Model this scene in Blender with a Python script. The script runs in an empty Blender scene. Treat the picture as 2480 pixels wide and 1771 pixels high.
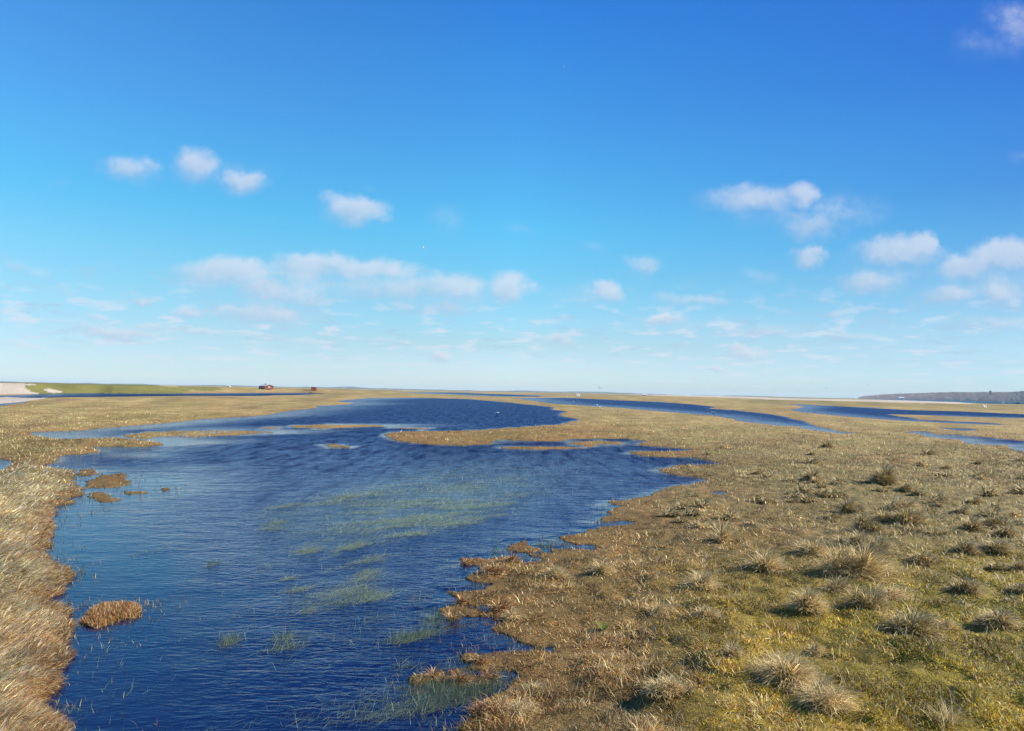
import bpy, bmesh, math, random
import numpy as np
from mathutils import Vector, Matrix
R = math.radians
rng = np.random.default_rng(7)
random.seed(7)
S = bpy.context.scene
COL = S.collection

# ------------------------------------------------------------------ camera
F, CX, CY, H = 1642.0, 1137.0, 812.0, 3.5      # focal length and centre in picture units, eye height in metres
PITCH, ROLL = R(2.03), R(1.07)
cam = bpy.data.cameras.new('camera'); camo = bpy.data.objects.new('camera', cam); COL.objects.link(camo)
cam.sensor_width = 36; cam.lens = 36 * F / 2274; cam.clip_start = 0.1; cam.clip_end = 200000
fw = Vector((0, math.cos(PITCH), math.sin(PITCH))); up0 = Vector((0, -math.sin(PITCH), math.cos(PITCH))); rt0 = Vector((1, 0, 0))
rt = rt0 * math.cos(ROLL) + up0 * math.sin(ROLL); up = up0 * math.cos(ROLL) - rt0 * math.sin(ROLL)
camo.matrix_world = Matrix(((rt.x, up.x, -fw.x, 0), (rt.y, up.y, -fw.y, 0), (rt.z, up.z, -fw.z, H), (0, 0, 0, 1)))
S.camera = camo
RT, UP, FW = np.array(rt), np.array(up), np.array(fw)
def ray(x, y):
    x = np.asarray(x, float); y = np.asarray(y, float)
    return (x - CX)[..., None] * RT - (y - CY)[..., None] * UP + F * FW
def ground(x, y, z=0.0, rmax=30000):           # world point where a line of sight meets height z
    d = ray(x, y); dz = np.minimum(d[..., 2], -F * (H - z) / rmax)
    t = (z - H) / dz
    return d[..., 0] * t, d[..., 1] * t
def at(x, y, dist, dz=0.0):                      # world point at a distance along a line of sight
    d = ray(x, y); t = dist / d[1]
    return Vector((d[0] * t, d[1] * t, H + d[2] * t + dz))
def proj(X, Y, Z):
    Z = Z - H
    c = X * FW[0] + Y * FW[1] + Z * FW[2]; c = np.where(c < 1e-3, 1e-3, c)
    return CX + F * (X * RT[0] + Y * RT[1] + Z * RT[2]) / c, CY - F * (X * UP[0] + Y * UP[1] + Z * UP[2]) / c
def hor(x): return 849 + 0.0187 * x

# ------------------------------------------------------------------ sun, sky
SUN_AZ, SUN_EL = R(84), R(31)
S.view_settings.view_transform = 'Standard'; S.view_settings.look = 'None'
S.view_settings.exposure = 0.7; S.view_settings.gamma = 1
sl = bpy.data.lights.new('sun', 'SUN'); sl.energy = 5.0; sl.angle = R(0.53); sl.color = (1, 0.95, 0.85)
so = bpy.data.objects.new('sun', sl); COL.objects.link(so)
sd_ = Vector((math.sin(SUN_AZ) * math.cos(SUN_EL), math.cos(SUN_AZ) * math.cos(SUN_EL), math.sin(SUN_EL)))
so.rotation_euler = sd_.to_track_quat('Z', 'Y').to_euler(); so.location = (60, 6, 40)

class NT:                                          # small node-building helper
    def __init__(s, t): s.t = t; t.nodes.clear()
    def n(s, ty, **k):
        o = s.t.nodes.new(ty)
        for a, b in k.items(): setattr(o, a, b)
        return o
    def l(s, a, b): s.t.links.new(a, b)
    def set(s, sock, v):
        if isinstance(v, bpy.types.NodeSocket): s.l(v, sock)
        else: sock.default_value = v
    def m(s, op, a, b=0.0, c=0.0, clamp=False):
        o = s.n('ShaderNodeMath', operation=op, use_clamp=clamp)
        for i, v in enumerate((a, b, c)): s.set(o.inputs[i], v)
        return o.outputs[0]
    def v(s, op, a, b=(0, 0, 0), c=None):
        o = s.n('ShaderNodeVectorMath', operation=op); s.set(o.inputs[0], a)
        if op == 'SCALE': s.set(o.inputs['Scale'], b)
        else: s.set(o.inputs[1], b)
        if c is not None: s.set(o.inputs[2], c)
        return o.outputs['Value'] if op in ('LENGTH', 'DOT_PRODUCT') else o.outputs['Vector']
    def noise(s, vec, scale, detail=3, rough=0.55, dist=0.0, out='Fac'):
        o = s.n('ShaderNodeTexNoise'); s.set(o.inputs['Vector'], vec)
        o.inputs['Scale'].default_value = scale; o.inputs['Detail'].default_value = detail
        o.inputs['Roughness'].default_value = rough; o.inputs['Distortion'].default_value = dist
        return o.outputs[out]
    def mr(s, v, a, b, c=0.0, d=1.0, smooth=False):
        o = s.n('ShaderNodeMapRange', interpolation_type='SMOOTHSTEP' if smooth else 'LINEAR')
        s.set(o.inputs[0], v)
        for i, q in enumerate((a, b, c, d)): s.set(o.inputs[i + 1], q)
        return o.outputs[0]
    def mix(s, f, a, b, blend='MIX'):
        o = s.n('ShaderNodeMix', data_type='RGBA', blend_type=blend)
        s.set(o.inputs[0], f)
        for sk, v in ((o.inputs[6], a), (o.inputs[7], b)):
            if not isinstance(v, bpy.types.NodeSocket) and len(v) == 3: v = (*v, 1)
            s.set(sk, v)
        return o.outputs[2]
    def ramp(s, f, stops):
        o = s.n('ShaderNodeValToRGB'); s.set(o.inputs[0], f); e = o.color_ramp.elements
        while len(e) < len(stops): e.new(0.5)
        for q, (p, c) in zip(e, stops): q.position = p; q.color = (*c, 1)
        return o.outputs[0]

W = bpy.data.worlds.new('World'); S.world = W; W.use_nodes = True
w = NT(W.node_tree)
geo = w.n('ShaderNodeNewGeometry').outputs['Incoming']
dirv = w.v('SCALE', geo, -1.0)
tc = w.n('ShaderNodeTexCoord').outputs['Generated']; dirv = tc
sep = w.n('ShaderNodeSeparateXYZ'); w.l(dirv, sep.inputs[0]); dx, dy, dz = sep.outputs
sky = w.n('ShaderNodeTexSky', sky_type='NISHITA'); sky.sun_disc = False
sky.sun_elevation = SUN_EL; sky.sun_rotation = SUN_AZ; sky.air_density = 1.0; sky.dust_density = 0.3; sky.ozone_density = 2.0
# deep clear-air blue: the sky's own colour graded by height above the horizon
# GRADE_BEGIN
GC = [(0.1361, (0.2267, 0.2912, 0.4057)), (0.19, (0.2207, 0.2766, 0.3842)), (0.2512, (0.2042, 0.2588, 0.3109)), (0.311, (0.1877, 0.2813, 0.3295)), (0.3873, (0.145, 0.2988, 0.3342)), (0.4637, (0.1133, 0.3295, 0.3754)), (0.5269, (0.0985, 0.3088, 0.3901)), (0.5904, (0.0844, 0.2801, 0.408)), (0.6438, (0.0676, 0.2601, 0.4237)), (0.6855, (0.0532, 0.2317, 0.4255)), (1.0, (0.0399, 0.1668, 0.383))]
GL = [(0.073, (0.244, 0.3133, 0.4077)), (0.1416, (0.2018, 0.2655, 0.3741)), (0.2066, (0.1916, 0.2479, 0.3358)), (0.2663, (0.1855, 0.2497, 0.3103)), (0.3403, (0.176, 0.2753, 0.308)), (0.4134, (0.1556, 0.3106, 0.3373)), (0.474, (0.1156, 0.3237, 0.3697)), (0.5354, (0.1149, 0.3248, 0.4066)), (0.5877, (0.113, 0.3102, 0.4316)), (0.6293, (0.1106, 0.3038, 0.445)), (1.0, (0.0829, 0.2187, 0.4005))]
GR = [(0.1604, (0.1333, 0.1947, 0.2962)), (0.201, (0.1363, 0.1871, 0.2689)), (0.2509, (0.1395, 0.1854, 0.2504)), (0.3018, (0.1313, 0.1828, 0.2294)), (0.3684, (0.0964, 0.1718, 0.2211)), (0.4365, (0.0656, 0.158, 0.2232)), (0.4938, (0.0481, 0.1352, 0.2251)), (0.5526, (0.0402, 0.1305, 0.2422)), (0.6029, (0.0315, 0.1104, 0.2422)), (0.6432, (0.0299, 0.103, 0.2432)), (1.0, (0.0224, 0.0742, 0.2189))]
# GRADE_END
el_ = w.m('POWER', w.m('MAXIMUM', dz, 0.0), 0.5)
gA = w.mix(w.mr(dx, -0.55, 0.0), w.ramp(el_, GL), w.ramp(el_, GC)); gB = w.mix(w.mr(dx, 0.0, 0.55), gA, w.ramp(el_, GR))
skyc = w.mix(1.0, sky.outputs[0], w.v('SCALE', gB, 4.0), 'MULTIPLY')
K = 1 / (0.08 * 2 ** S.view_settings.exposure)
# clouds
yy = w.m('MAXIMUM', dy, 0.15)
U = w.m('DIVIDE', dx, yy); V = w.m('DIVIDE', dz, yy)
cmb = w.n('ShaderNodeCombineXYZ'); w.l(U, cmb.inputs[0]); w.l(V, cmb.inputs[1]); P0 = cmb.outputs[0]
n1 = w.noise(P0, 11, 5, 0.6, 0.0, 'Color')
P1 = w.v('ADD', P0, w.v('MULTIPLY', w.v('SUBTRACT', n1, (.5, .5, .5)), (0.085, 0.05, 0)))
n2 = w.noise(P0, 55, 4, 0.6, 0.0, 'Color')
P1 = w.v('ADD', P1, w.v('MULTIPLY', w.v('SUBTRACT', n2, (.5, .5, .5)), (0.016, 0.012, 0)))
CL = [(640,645,200,46,.5),(900,652,250,44,.5),(1750,472,190,52,.34),(2000,590,130,52,.36),(2190,622,130,58,.4),(480,380,130,40,.2),(1300,660,100,30,.25),(1600,735,230,16,.3),(300,735,200,20,.3),(277,372,62,30,.62),(440,362,62,38,.8),(548,402,45,27,.72),(785,463,65,31,.85),(845,485,26,15,.4),(1000,490,45,40,.2),(130,408,40,18,.2),(1150,515,40,14,.18),
(500,608,98,34,.9),(590,640,95,32,.85),(700,592,105,34,.85),(815,603,100,28,.8),(700,665,50,24,.65),(900,650,90,34,.65),(1000,645,80,36,.75),(1128,640,48,34,.9),
(985,690,60,19,.7),(590,695,112,26,.85),(420,692,45,15,.65),(1342,650,40,27,.85),(1295,668,60,17,.4),(260,742,95,12,.8),(325,725,45,10,.5),(305,664,40,11,.5),(155,660,35,10,.35),(225,712,35,12,.4),
(1670,447,120,34,.6),(1785,437,45,26,.7),(1800,500,88,30,.6),(1790,560,36,25,.7),(1885,490,55,18,.25),(1995,555,92,34,.8),(2060,540,34,28,.75),(1935,625,75,29,.75),(2155,592,85,30,.85),(2235,570,70,34,.95),
(2100,655,52,24,.8),(2200,650,46,27,.75),(1430,585,45,25,.38),(1325,545,40,15,.2),(1690,620,42,20,.3),(1470,712,55,14,.7),(1530,672,80,16,.45),(1690,747,125,11,.5),(1865,748,90,9,.45),
(1240,757,46,13,.65),(985,785,28,12,.9),(1655,783,40,12,.75),(1585,812,22,5,.9),(2255,62,95,48,.36),(2190,100,95,40,.24),(2265,350,40,20,.2),(2205,713,90,17,.42),(630,750,90,9,.4),(830,755,50,8,.4),(90,742,60,9,.35),(820,408,50,16,.13)]
mx = None; num = None; den = None
for x, y, a, b, k in CL:
    d = ray(x, y); c = (d[0] / d[1], d[2] / d[1], 0)
    q = w.v('MULTIPLY', w.v('SUBTRACT', P1, c), (F / a / 1.5, F / b / 1.5, 0))
    mm = w.m('MULTIPLY_ADD', w.v('LENGTH', q), -k, k)
    mp = w.m('MAXIMUM', mm, 0.0)
    t = w.m('MULTIPLY', w.v('DOT_PRODUCT', q, (0.35, 1, 0)), mp)
    mx = mp if mx is None else w.m('MAXIMUM', mx, mp)
    num = t if num is None else w.m('ADD', num, t); den = mp if den is None else w.m('ADD', den, mp)
hgt = w.m('DIVIDE', num, w.m('ADD', den, 0.01))
n3 = w.noise(P0, 30, 7, 0.66)
alpha = w.mr(w.m('ADD', mx, w.m('MULTIPLY', w.m('SUBTRACT', n3, .5), w.mr(mx, 0.0, 0.2, 0.0, 0.55))), 0.02, w.mr(hgt, -.3, .4, .8, .5), 0.0, 0.66, True)
fwd = w.mr(dy, 0.16, 0.4); alpha = w.m('MULTIPLY', alpha, fwd)
lit = w.mr(w.m('ADD', hgt, w.m('MULTIPLY', w.m('SUBTRACT', n3, .5), 0.9)), -0.5, 0.55, 0, 1, True)
ccol = w.mix(lit, tuple(c * K for c in (.48, .59, .78)), tuple(c * K for c in (.77, .80, .89)))
# low far streaks, laid out on a flat cloud deck
vv = w.m('MAXIMUM', dz, 0.004)
c2 = w.n('ShaderNodeCombineXYZ'); w.l(w.m('MULTIPLY', w.m('ARCTAN2', dx, dy), 24.0), c2.inputs[0]); w.l(w.m('MULTIPLY', w.m('LOGARITHM', w.m('ADD', vv, .02), 2.718), 8.5), c2.inputs[1])
st = w.noise(c2.outputs[0], 0.95, 5, 0.55, 0.0); st2 = w.noise(w.v('ADD', c2.outputs[0], (31, 7, 5)), 1.1, 4, 0.6, 0.3)
sa = w.m('MULTIPLY', w.mr(st, 0.51, 0.66, 0, 0.62, True), w.m('MULTIPLY', w.mr(dz, 0.004, 0.025), w.mr(dz, 0.08, 0.15, 1, 0)))
skyc = w.mix(sa, skyc, tuple(c * K for c in (.74, .80, .91)))
sb = w.m('MULTIPLY', w.mr(st2, 0.54, 0.68, 0, 0.4, True), w.m('MULTIPLY', w.mr(dz, 0.03, 0.06), w.mr(dz, 0.11, 0.17, 1, 0)))
skyc = w.mix(sb, skyc, tuple(c * K for c in (.43, .58, .78)))
skyc = w.mix(alpha, skyc, ccol)
bg = w.n('ShaderNodeBackground'); w.l(skyc, bg.inputs[0]); bg.inputs[1].default_value = 0.08
wo = w.n('ShaderNodeOutputWorld'); w.l(bg.outputs[0], wo.inputs[0])

# ------------------------------------------------------------------ helpers
def tag(o, label=None, cat=None, group=None, kind=None):
    if label: o['label'] = label
    if cat: o['category'] = cat
    if group: o['group'] = group
    if kind: o['kind'] = kind
    return o
def link(name, me, mat=None, parent=None, loc=None):
    o = bpy.data.objects.new(name, me); COL.objects.link(o)
    if mat: me.materials.append(mat)
    if parent: o.parent = parent
    if loc is not None: o.location = loc
    return o
def empty(name, loc, rz=0.0):
    o = bpy.data.objects.new(name, None); COL.objects.link(o); o.location = loc; o.rotation_euler.z = rz; o.empty_display_size = 0.3
    return o
def mesh_np(name, verts, quads=None, tris=None, colors=None, smooth=False):
    me = bpy.data.meshes.new(name)
    nq = 0 if quads is None else len(quads); nt = 0 if tris is None else len(tris)
    me.vertices.add(len(verts)); me.vertices.foreach_set('co', np.ascontiguousarray(verts, dtype=np.float32).ravel())
    loops = np.concatenate(([] if nq == 0 else [quads.ravel()]) + ([] if nt == 0 else [tris.ravel()])).astype(np.int32)
    me.loops.add(len(loops)); me.loops.foreach_set('vertex_index', loops)
    me.polygons.add(nq + nt)
    st = np.concatenate((np.arange(nq) * 4, nq * 4 + np.arange(nt) * 3)).astype(np.int32)
    me.polygons.foreach_set('loop_start', st)
    if smooth: me.polygons.foreach_set('use_smooth', np.ones(nq + nt, dtype=bool))
    me.update(calc_edges=True)
    if colors is not None:
        at_ = me.color_attributes.new('tint', 'FLOAT_COLOR', 'POINT')
        c = np.ones((len(verts), 4), np.float32); c[:, :3] = colors; at_.data.foreach_set('color', c.ravel())
    return me
def hash2(i, j, s):
    h = (i.astype(np.int64) * 374761393 + j.astype(np.int64) * 668265263 + s * 2147483647) & 0xffffffff
    h = ((h ^ (h >> 13)) * 1274126177) & 0xffffffff
    return ((h ^ (h >> 16)) & 0xffff) / 65535.0
def vnoise(x, y, s=0):
    i = np.floor(x); j = np.floor(y); u = x - i; v = y - j; u = u * u * (3 - 2 * u); v = v * v * (3 - 2 * v)
    a = hash2(i, j, s); b = hash2(i + 1, j, s); c = hash2(i, j + 1, s); d = hash2(i + 1, j + 1, s)
    return (a * (1 - u) + b * u) * (1 - v) + (c * (1 - u) + d * u) * v
def fbm(x, y, s=0, o=4):
    t = 0; a = 0.5; n = 0
    for k in range(o): t = t + a * vnoise(x * 2 ** k + 17.3 * k, y * 2 ** k - 9.1 * k, s + k); n += a; a *= 0.5
    return t / n
def sstep(x, a, b):
    t = np.clip((x - a) / (b - a), 0, 1); return t * t * (3 - 2 * t)
def inpoly(px, py, poly):
    r = np.zeros(px.shape, bool); n = len(poly)
    for i in range(n):
        x0, y0 = poly[i]; x1, y1 = poly[(i + 1) % n]
        if y0 == y1: continue
        c = ((py < y0) != (py < y1)) & (px < (x1 - x0) * (py - y0) / (y1 - y0) + x0)
        r ^= c
    return r
# picture-coordinate frames in which outlines were measured
def fr(ox, oy, s): return lambda *p: [((ox + x / s) / 1.0906, (oy + y / s) / 1.0906) for x, y in p]
z1 = fr(0, 900, 3.668); z2 = fr(600, 900, 3.553); z3 = fr(1200, 900, 3.4455); z4 = fr(1860, 900, 3.668)
z5 = fr(0, 1040, 3.2486); z6 = fr(600, 1040, 3.53); z7 = fr(1100, 1000, 2.992); z8 = fr(1780, 1050, 3.2486)
zb = fr(1000, 1300, 3.448); zr = fr(1640, 1300, 2.707)

# ------------------------------------------------------------------ shorelines
LAKE = [(65,965),(75,960),(187,956.6),(200,954),(282,947),(382,939),(450,931.5),(568,924.7),(593,922),(633,914.3),(705,906.5),(702,902),(772,898.8),(790,894.4),(756,893),(751,889.8),(798,886),(855,884.6),(924,883.3),(1040,886.7),(1100,891.8),(1153,896.6),(1228,905),(1225,910),(1260,914.4),(1241,918.4),(1249,925),(1289,932.2),(1260,938.4),(1248,943),(1207,945),(1153,949),(1105,952),(1066,955.6),(976,957.4),(873,959.4),(852,965),(857,969.2),(880,979.6),(940,986.8),(1018,990),(1096,986),(1094,981.3),(1110,975.8),(1147,979),(1235,981),(1272,975),(1392,975),(1438,980.7),(1419,986),(1416,989.8),(1499,995),(1542,999.7),(1505,1003),(1437,1002.5),(1395,1003),(1400,1008),(1440,1014),(1487,1015.6),(1530,1015.6),(1576,1024),(1612,1031),(1511,1033.4),(1462,1042.6),(1468,1050),(1505,1055.5),(1554,1061),(1569,1065.6),(1554,1073),(1487,1082.4),(1450,1094.7),(1443,1101),(1392,1110),(1355,1113),(1349,1120.7),(1388,1125),(1355,1131.5),(1361,1143.7),(1321,1159),(1400,1160),(1396,1165),(1303,1177),(1306,1183.6),(1238,1194),(1272,1205),(1318,1214),(1312,1223),(1229,1220),(1192,1235.7),(1162,1251),(1131,1232.6),(1090,1238),(1039,1241.8),(1021,1254),(1063,1260),(1050,1272),(1037,1285),(1045,1294),(1076,1301),(1074,1311),(1037,1314),(997,1322),(997,1330),(1028,1337),(1060,1345),(1110,1352),(1080,1362),(1018,1350),(981,1354),(997,1375),(1060,1373),(1098,1378),(1114,1402),(1124,1426),(1151,1436.7),(1236,1431),(1255,1442),(1230,1460),(1156,1452.6),(1076,1455),(1034,1468),(1050,1479),(970,1492),(943,1490),(957,1503),(1005,1519),(1050,1519),(1080,1511),(1138,1498),(1140,1506),(1124,1519),(1108,1540),(1076,1564),(1037,1596),(1023,1620),(1005,1660),(960,1900),(940,2300),(100,2300),(112,1700),(122,1624),(126,1584),(135,1575),(120,1566),(122,1546),(144,1505),(142,1487),(158,1476),(135,1469),(149,1460),(161,1447),(156,1415),(169,1392),(167,1370),(156,1359),(126,1350),(115,1336),(140,1318),(158,1300),(167,1282),(149,1259),(135,1256),(99,1230),(110,1207),(116,1174),(117,1137),(121,1123),(175,1116),(147,1109),(183,1100),(180,1086),(164,1066),(164,1044),(113,1041),(96,1035),(113,1030),(135,1021),(124,1014),(220,1004),(209,993),(310,993.7),(364,989),(361,983),(282,975),(268,972),(141,976),(107,972)]
PONDS = [
 z1((40,215),(350,200),(850,193),(1000,196),(1300,198),(1800,193),(2274,190)) + z2((200,184),(540,185),(680,190),(400,203),(0,211)) + z1((1700,217),(1100,223),(600,229),(250,236),(60,226),(-300,240),(-300,218)),
 z1((-200,300),(0,288),(100,279),(270,264),(200,280),(50,300),(0,307),(-200,318)),
 z2((1290,178),(1500,176),(1800,182),(2274,199)) + z3((400,205),(350,211),(0,208)) + z2((1900,207),(1600,192),(1400,185)),
 z3((180,222),(550,218),(900,235),(1300,252),(1650,275),(1830,297),(1780,312),(2000,325),(2274,355)) + z4((150,400),(200,420),(330,445),(400,480),(540,510),(650,540),(800,545),(650,555),(560,540),(430,525),(300,505),(280,490),(100,485),(0,470)) + z3((2000,410),(1990,395),(1780,365),(1700,360),(1300,325),(1000,300),(500,270),(250,238)),
 z4((190,288),(600,308),(900,325),(1300,345),(1700,355),(2274,380),(2700,400),(2700,440),(2274,415),(2000,408),(1700,400),(1300,385),(1050,378),(1150,400),(1300,415),(1340,430),(1600,440),(2000,460),(2120,476),(1800,467),(1500,452),(1180,437),(900,415),(600,390),(300,360),(200,340),(330,315)),
 z4((1480,498),(1800,508),(1870,525),(1700,527)),
 z4((1230,540),(1300,530),(1450,543),(1470,558),(1700,566),(1950,588),(2274,620),(2700,660),(2700,770),(2274,712),(2160,695),(2130,655),(1930,655),(1780,642),(1700,605),(1500,592),(1380,574),(1400,565)),
 z5((-700,150),(-200,200),(0,230),(80,255),(90,265),(40,310),(0,320),(-200,420),(-700,500)),
 z7((1870,568),(1990,572),(1950,590),(1880,587)),
 z4((780,243),(1100,254),(1700,272),(1850,291),(2300,297),(3600,330),(3600,302),(2300,266),(1500,249),(1000,240)),
]
ISLETS = [
 z5((585,355),(640,318),(740,308),(770,350),(700,372)), z5((670,415),(800,362),(980,346),(990,380),(1010,430),(900,460),(690,458)),
 z5((710,510),(800,488),(850,535),(935,550),(830,574),(740,565)), z5((960,480),(1130,492),(1130,502),(1000,514)),
 z5((1250,472),(1300,452),(1345,470),(1290,490)),
 z5((600,1495),(640,1490),(700,1425),(860,1385),(1060,1380),(1120,1420),(1120,1490),(900,1512),(760,1575),(640,1535)),
 z5((960,45),(1200,18),(1500,10),(1900,8),(2150,20),(1850,48),(1500,62),(1250,58),(1150,80),(1000,66)),
 z2((350,466),(700,452),(1100,457),(1180,470),(900,482),(650,494),(400,487)), z2((60,482),(250,474),(340,488),(150,494)),
 z2((1000,470),(1300,482),(1590,486),(1500,500),(1350,492)), z2((0,512),(200,518),(220,528),(0,532)),
 z6((640,128),(740,125),(880,145),(870,160),(720,158)),
 z7((830,210),(1050,203),(1230,214),(1220,229),(1050,229),(980,252),(900,237),(850,227)), z7((340,245),(600,243),(900,249),(935,258),(600,268),(350,260)),
 z7((420,950),(500,938),(600,985),(590,1000),(450,1000)),
 zb((290,690),(300,640),(380,620),(430,660),(430,690)),
 zb((110,1180),(200,1130),(330,1190),(470,1130),(700,1180),(640,1260),(400,1240),(180,1200)),
]
def to_world(poly, step=None):
    p = np.array(poly); x, y = ground(p[:, 0], p[:, 1], rmax=16000); return np.stack([x, y], 1)
WP = [to_world(p) for p in [LAKE] + PONDS]; IP = [to_world(p) for p in ISLETS]
SEG = []
for p in WP + IP: SEG.append(np.concatenate([p, np.roll(p, -1, 0)], 1))
SEG = np.concatenate(SEG).astype(np.float64)
def signed(X, Y):                                  # + on land, - in water, metres to the nearest shoreline
    sh = X.shape; X = X.ravel(); Y = Y.ravel(); inside = np.zeros(X.shape, bool)
    for p in WP: inside |= inpoly(X, Y, p)
    for p in IP: inside &= ~inpoly(X, Y, p)
    D = np.full(X.shape, 1e12)
    for x0, y0, x1, y1 in SEG:
        ex, ey = x1 - x0, y1 - y0; L = ex * ex + ey * ey + 1e-12
        t = np.clip(((X - x0) * ex + (Y - y0) * ey) / L, 0, 1)
        np.minimum(D, (X - x0 - t * ex) ** 2 + (Y - y0 - t * ey) ** 2, out=D)
    D = np.sqrt(D); return np.where(inside, -D, D).reshape(sh)

# ------------------------------------------------------------------ ground: one polar sheet out to the horizon
HF = H * F
dyr = np.concatenate([np.geomspace(6000, 920, 24, endpoint=False), np.arange(920, 60, -1.7), np.arange(60, 27, -0.75), np.arange(27, 3, -0.3), np.geomspace(3, 0.3, 36)])
RR = HF / dyr
TH = np.concatenate([np.linspace(-180, -48, 34, endpoint=False), np.arange(-48, 48, 0.095), np.linspace(48, 180, 34)]); TH = np.radians(TH)
gr, gt = np.meshgrid(RR, TH, indexing='ij')
GX, GY = gr * np.sin(gt), gr * np.cos(gt)
SD0 = signed(GX, GY); xd_ = proj(GX, GY, 0 * GX)[0]
islf = np.zeros(GX.shape, bool)
for p in IP: islf |= inpoly(GX, GY, p)
jit = (fbm(GX * 2.0, GY * 2.0, 3, 4) - 0.5) * 0.85 + (fbm(GX * 8, GY * 6, 5, 3) - 0.5) * 0.28 + islf * .06
jit = jit * np.where((xd_ < 175) & (gr < 40), .6, 1.0)
SD = SD0 + jit * np.clip(1 - gr / 90, 0.0, 1) * sstep(np.abs(SD0), 2.5, 0.0) + (fbm(GX * .5, GY * .12, 9, 3) - .5) * 0.01 * np.clip(gr - 60, 0, 150)
xd0, yd0 = proj(GX, GY, 0 * GX)
SIDE = np.where(gt < 0, 0, 1)
leftbank = sstep(xd0, 200, 150) * sstep(gr, 34, 24)       # the tall-grass bank in the left foreground
top = 0.13 + 0.14 * leftbank
for p in IP: top = np.where(inpoly(GX, GY, p), .025, top)
land = top * (1 - np.exp(-np.clip(SD, 0, None) / (np.where(xd_ > 200, 1.3, .6) + 0.02 * gr))) + 0.012
wat = -0.32 * (1 - np.exp(np.clip(SD, None, 0) / 0.8)) - 0.012
land *= 1 - .5 * sstep(gr, 50, 120)
Z = np.where(SD > 0, land, wat)
inl = sstep(SD, 0.15, 1.2)
far = np.clip(1 - gr / 130, 0, 1)
Z += inl * far * ((fbm(GX * .35, GY * .35, 11, 3) - .5) * 0.22 + (np.abs(fbm(GX * 1.1, GY * 1.1, 21, 3) - .5)) * 0.34 * sstep(GX, -3, 3) + (fbm(GX * 3.1, GY * 3.1, 31, 2) - .5) * 0.10)
# raised ground (dyke and old beach ridge) beyond the far pond, on the left
kx = [-700, 0, 60, 200, 350, 500, 590, 700, 780, 900, 1050, 1300]
Etop = np.interp(xd0, kx, [3.3, 3.3, 3.25, 3.12, 3.0, 2.75, 2.5, 2.45, 1.7, 0.8, 0.25, 0])
r0 = np.interp(xd0, kx, [235, 235, 250, 275, 325, 410, 457, 500, 440, 400, 400, 400])
ww = np.interp(xd0, kx, [30, 30, 20, 18, 22, 38, 38, 28, 120, 200, 300, 300])
front = (np.cos(gt) > 0.3)
E = Etop * sstep(gr, r0 - 15, r0 + ww * .5) * sstep(SD0, 0, ww * .9) * front
dipc = np.interp(xd0, [0, 350, 430, 520, 640], [0, 0, 0.6, 0.5, 0.0])
E -= front * dipc * sstep(gr, r0 + ww, r0 + ww + 60) * 0.0
Z += np.where(SD > 0, E + (fbm(GX * .06, GY * .06, 41, 4) - .5) * 0.35 * sstep(gr, 240, 320) * sstep(gr, 3000, 900), 0)
dune = sstep(xd0, 1250, 1600) * sstep(gr, 480, 620) * sstep(gr, 1000, 850)
Z += np.where(SD > 0, dune * (0.2 + 0.9 * fbm(GX * .025, GY * .03, 51, 3)), 0)
lr = np.log(RR)
def samp(Fd, x, y):
    r = np.hypot(x, y); t = np.arctan2(x, y)
    i = np.interp(np.log(r), lr, np.arange(len(RR))); j = np.interp(t, TH, np.arange(len(TH)))
    i0 = np.clip(i.astype(int), 0, len(RR) - 2); j0 = np.clip(j.astype(int), 0, len(TH) - 2); u = i - i0; v = j - j0
    return (Fd[i0, j0] * (1 - v) + Fd[i0, j0 + 1] * v) * (1 - u) + (Fd[i0 + 1, j0] * (1 - v) + Fd[i0 + 1, j0 + 1] * v) * u
def zat(x, y): return float(samp(Z, np.array([float(x)]), np.array([float(y)]))[0])
def spot(x, y):                                    # ground point under a picture position
    gx, gy = ground(np.array([x]), np.array([y])); gx, gy = float(gx[0]), float(gy[0])
    for _ in range(3):
        z = max(zat(gx, gy), 0.0); a, b = ground(np.array([x]), np.array([y]), z); gx, gy = float(a[0]), float(b[0])
    return Vector((gx, gy, max(zat(gx, gy), 0.0)))

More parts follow.
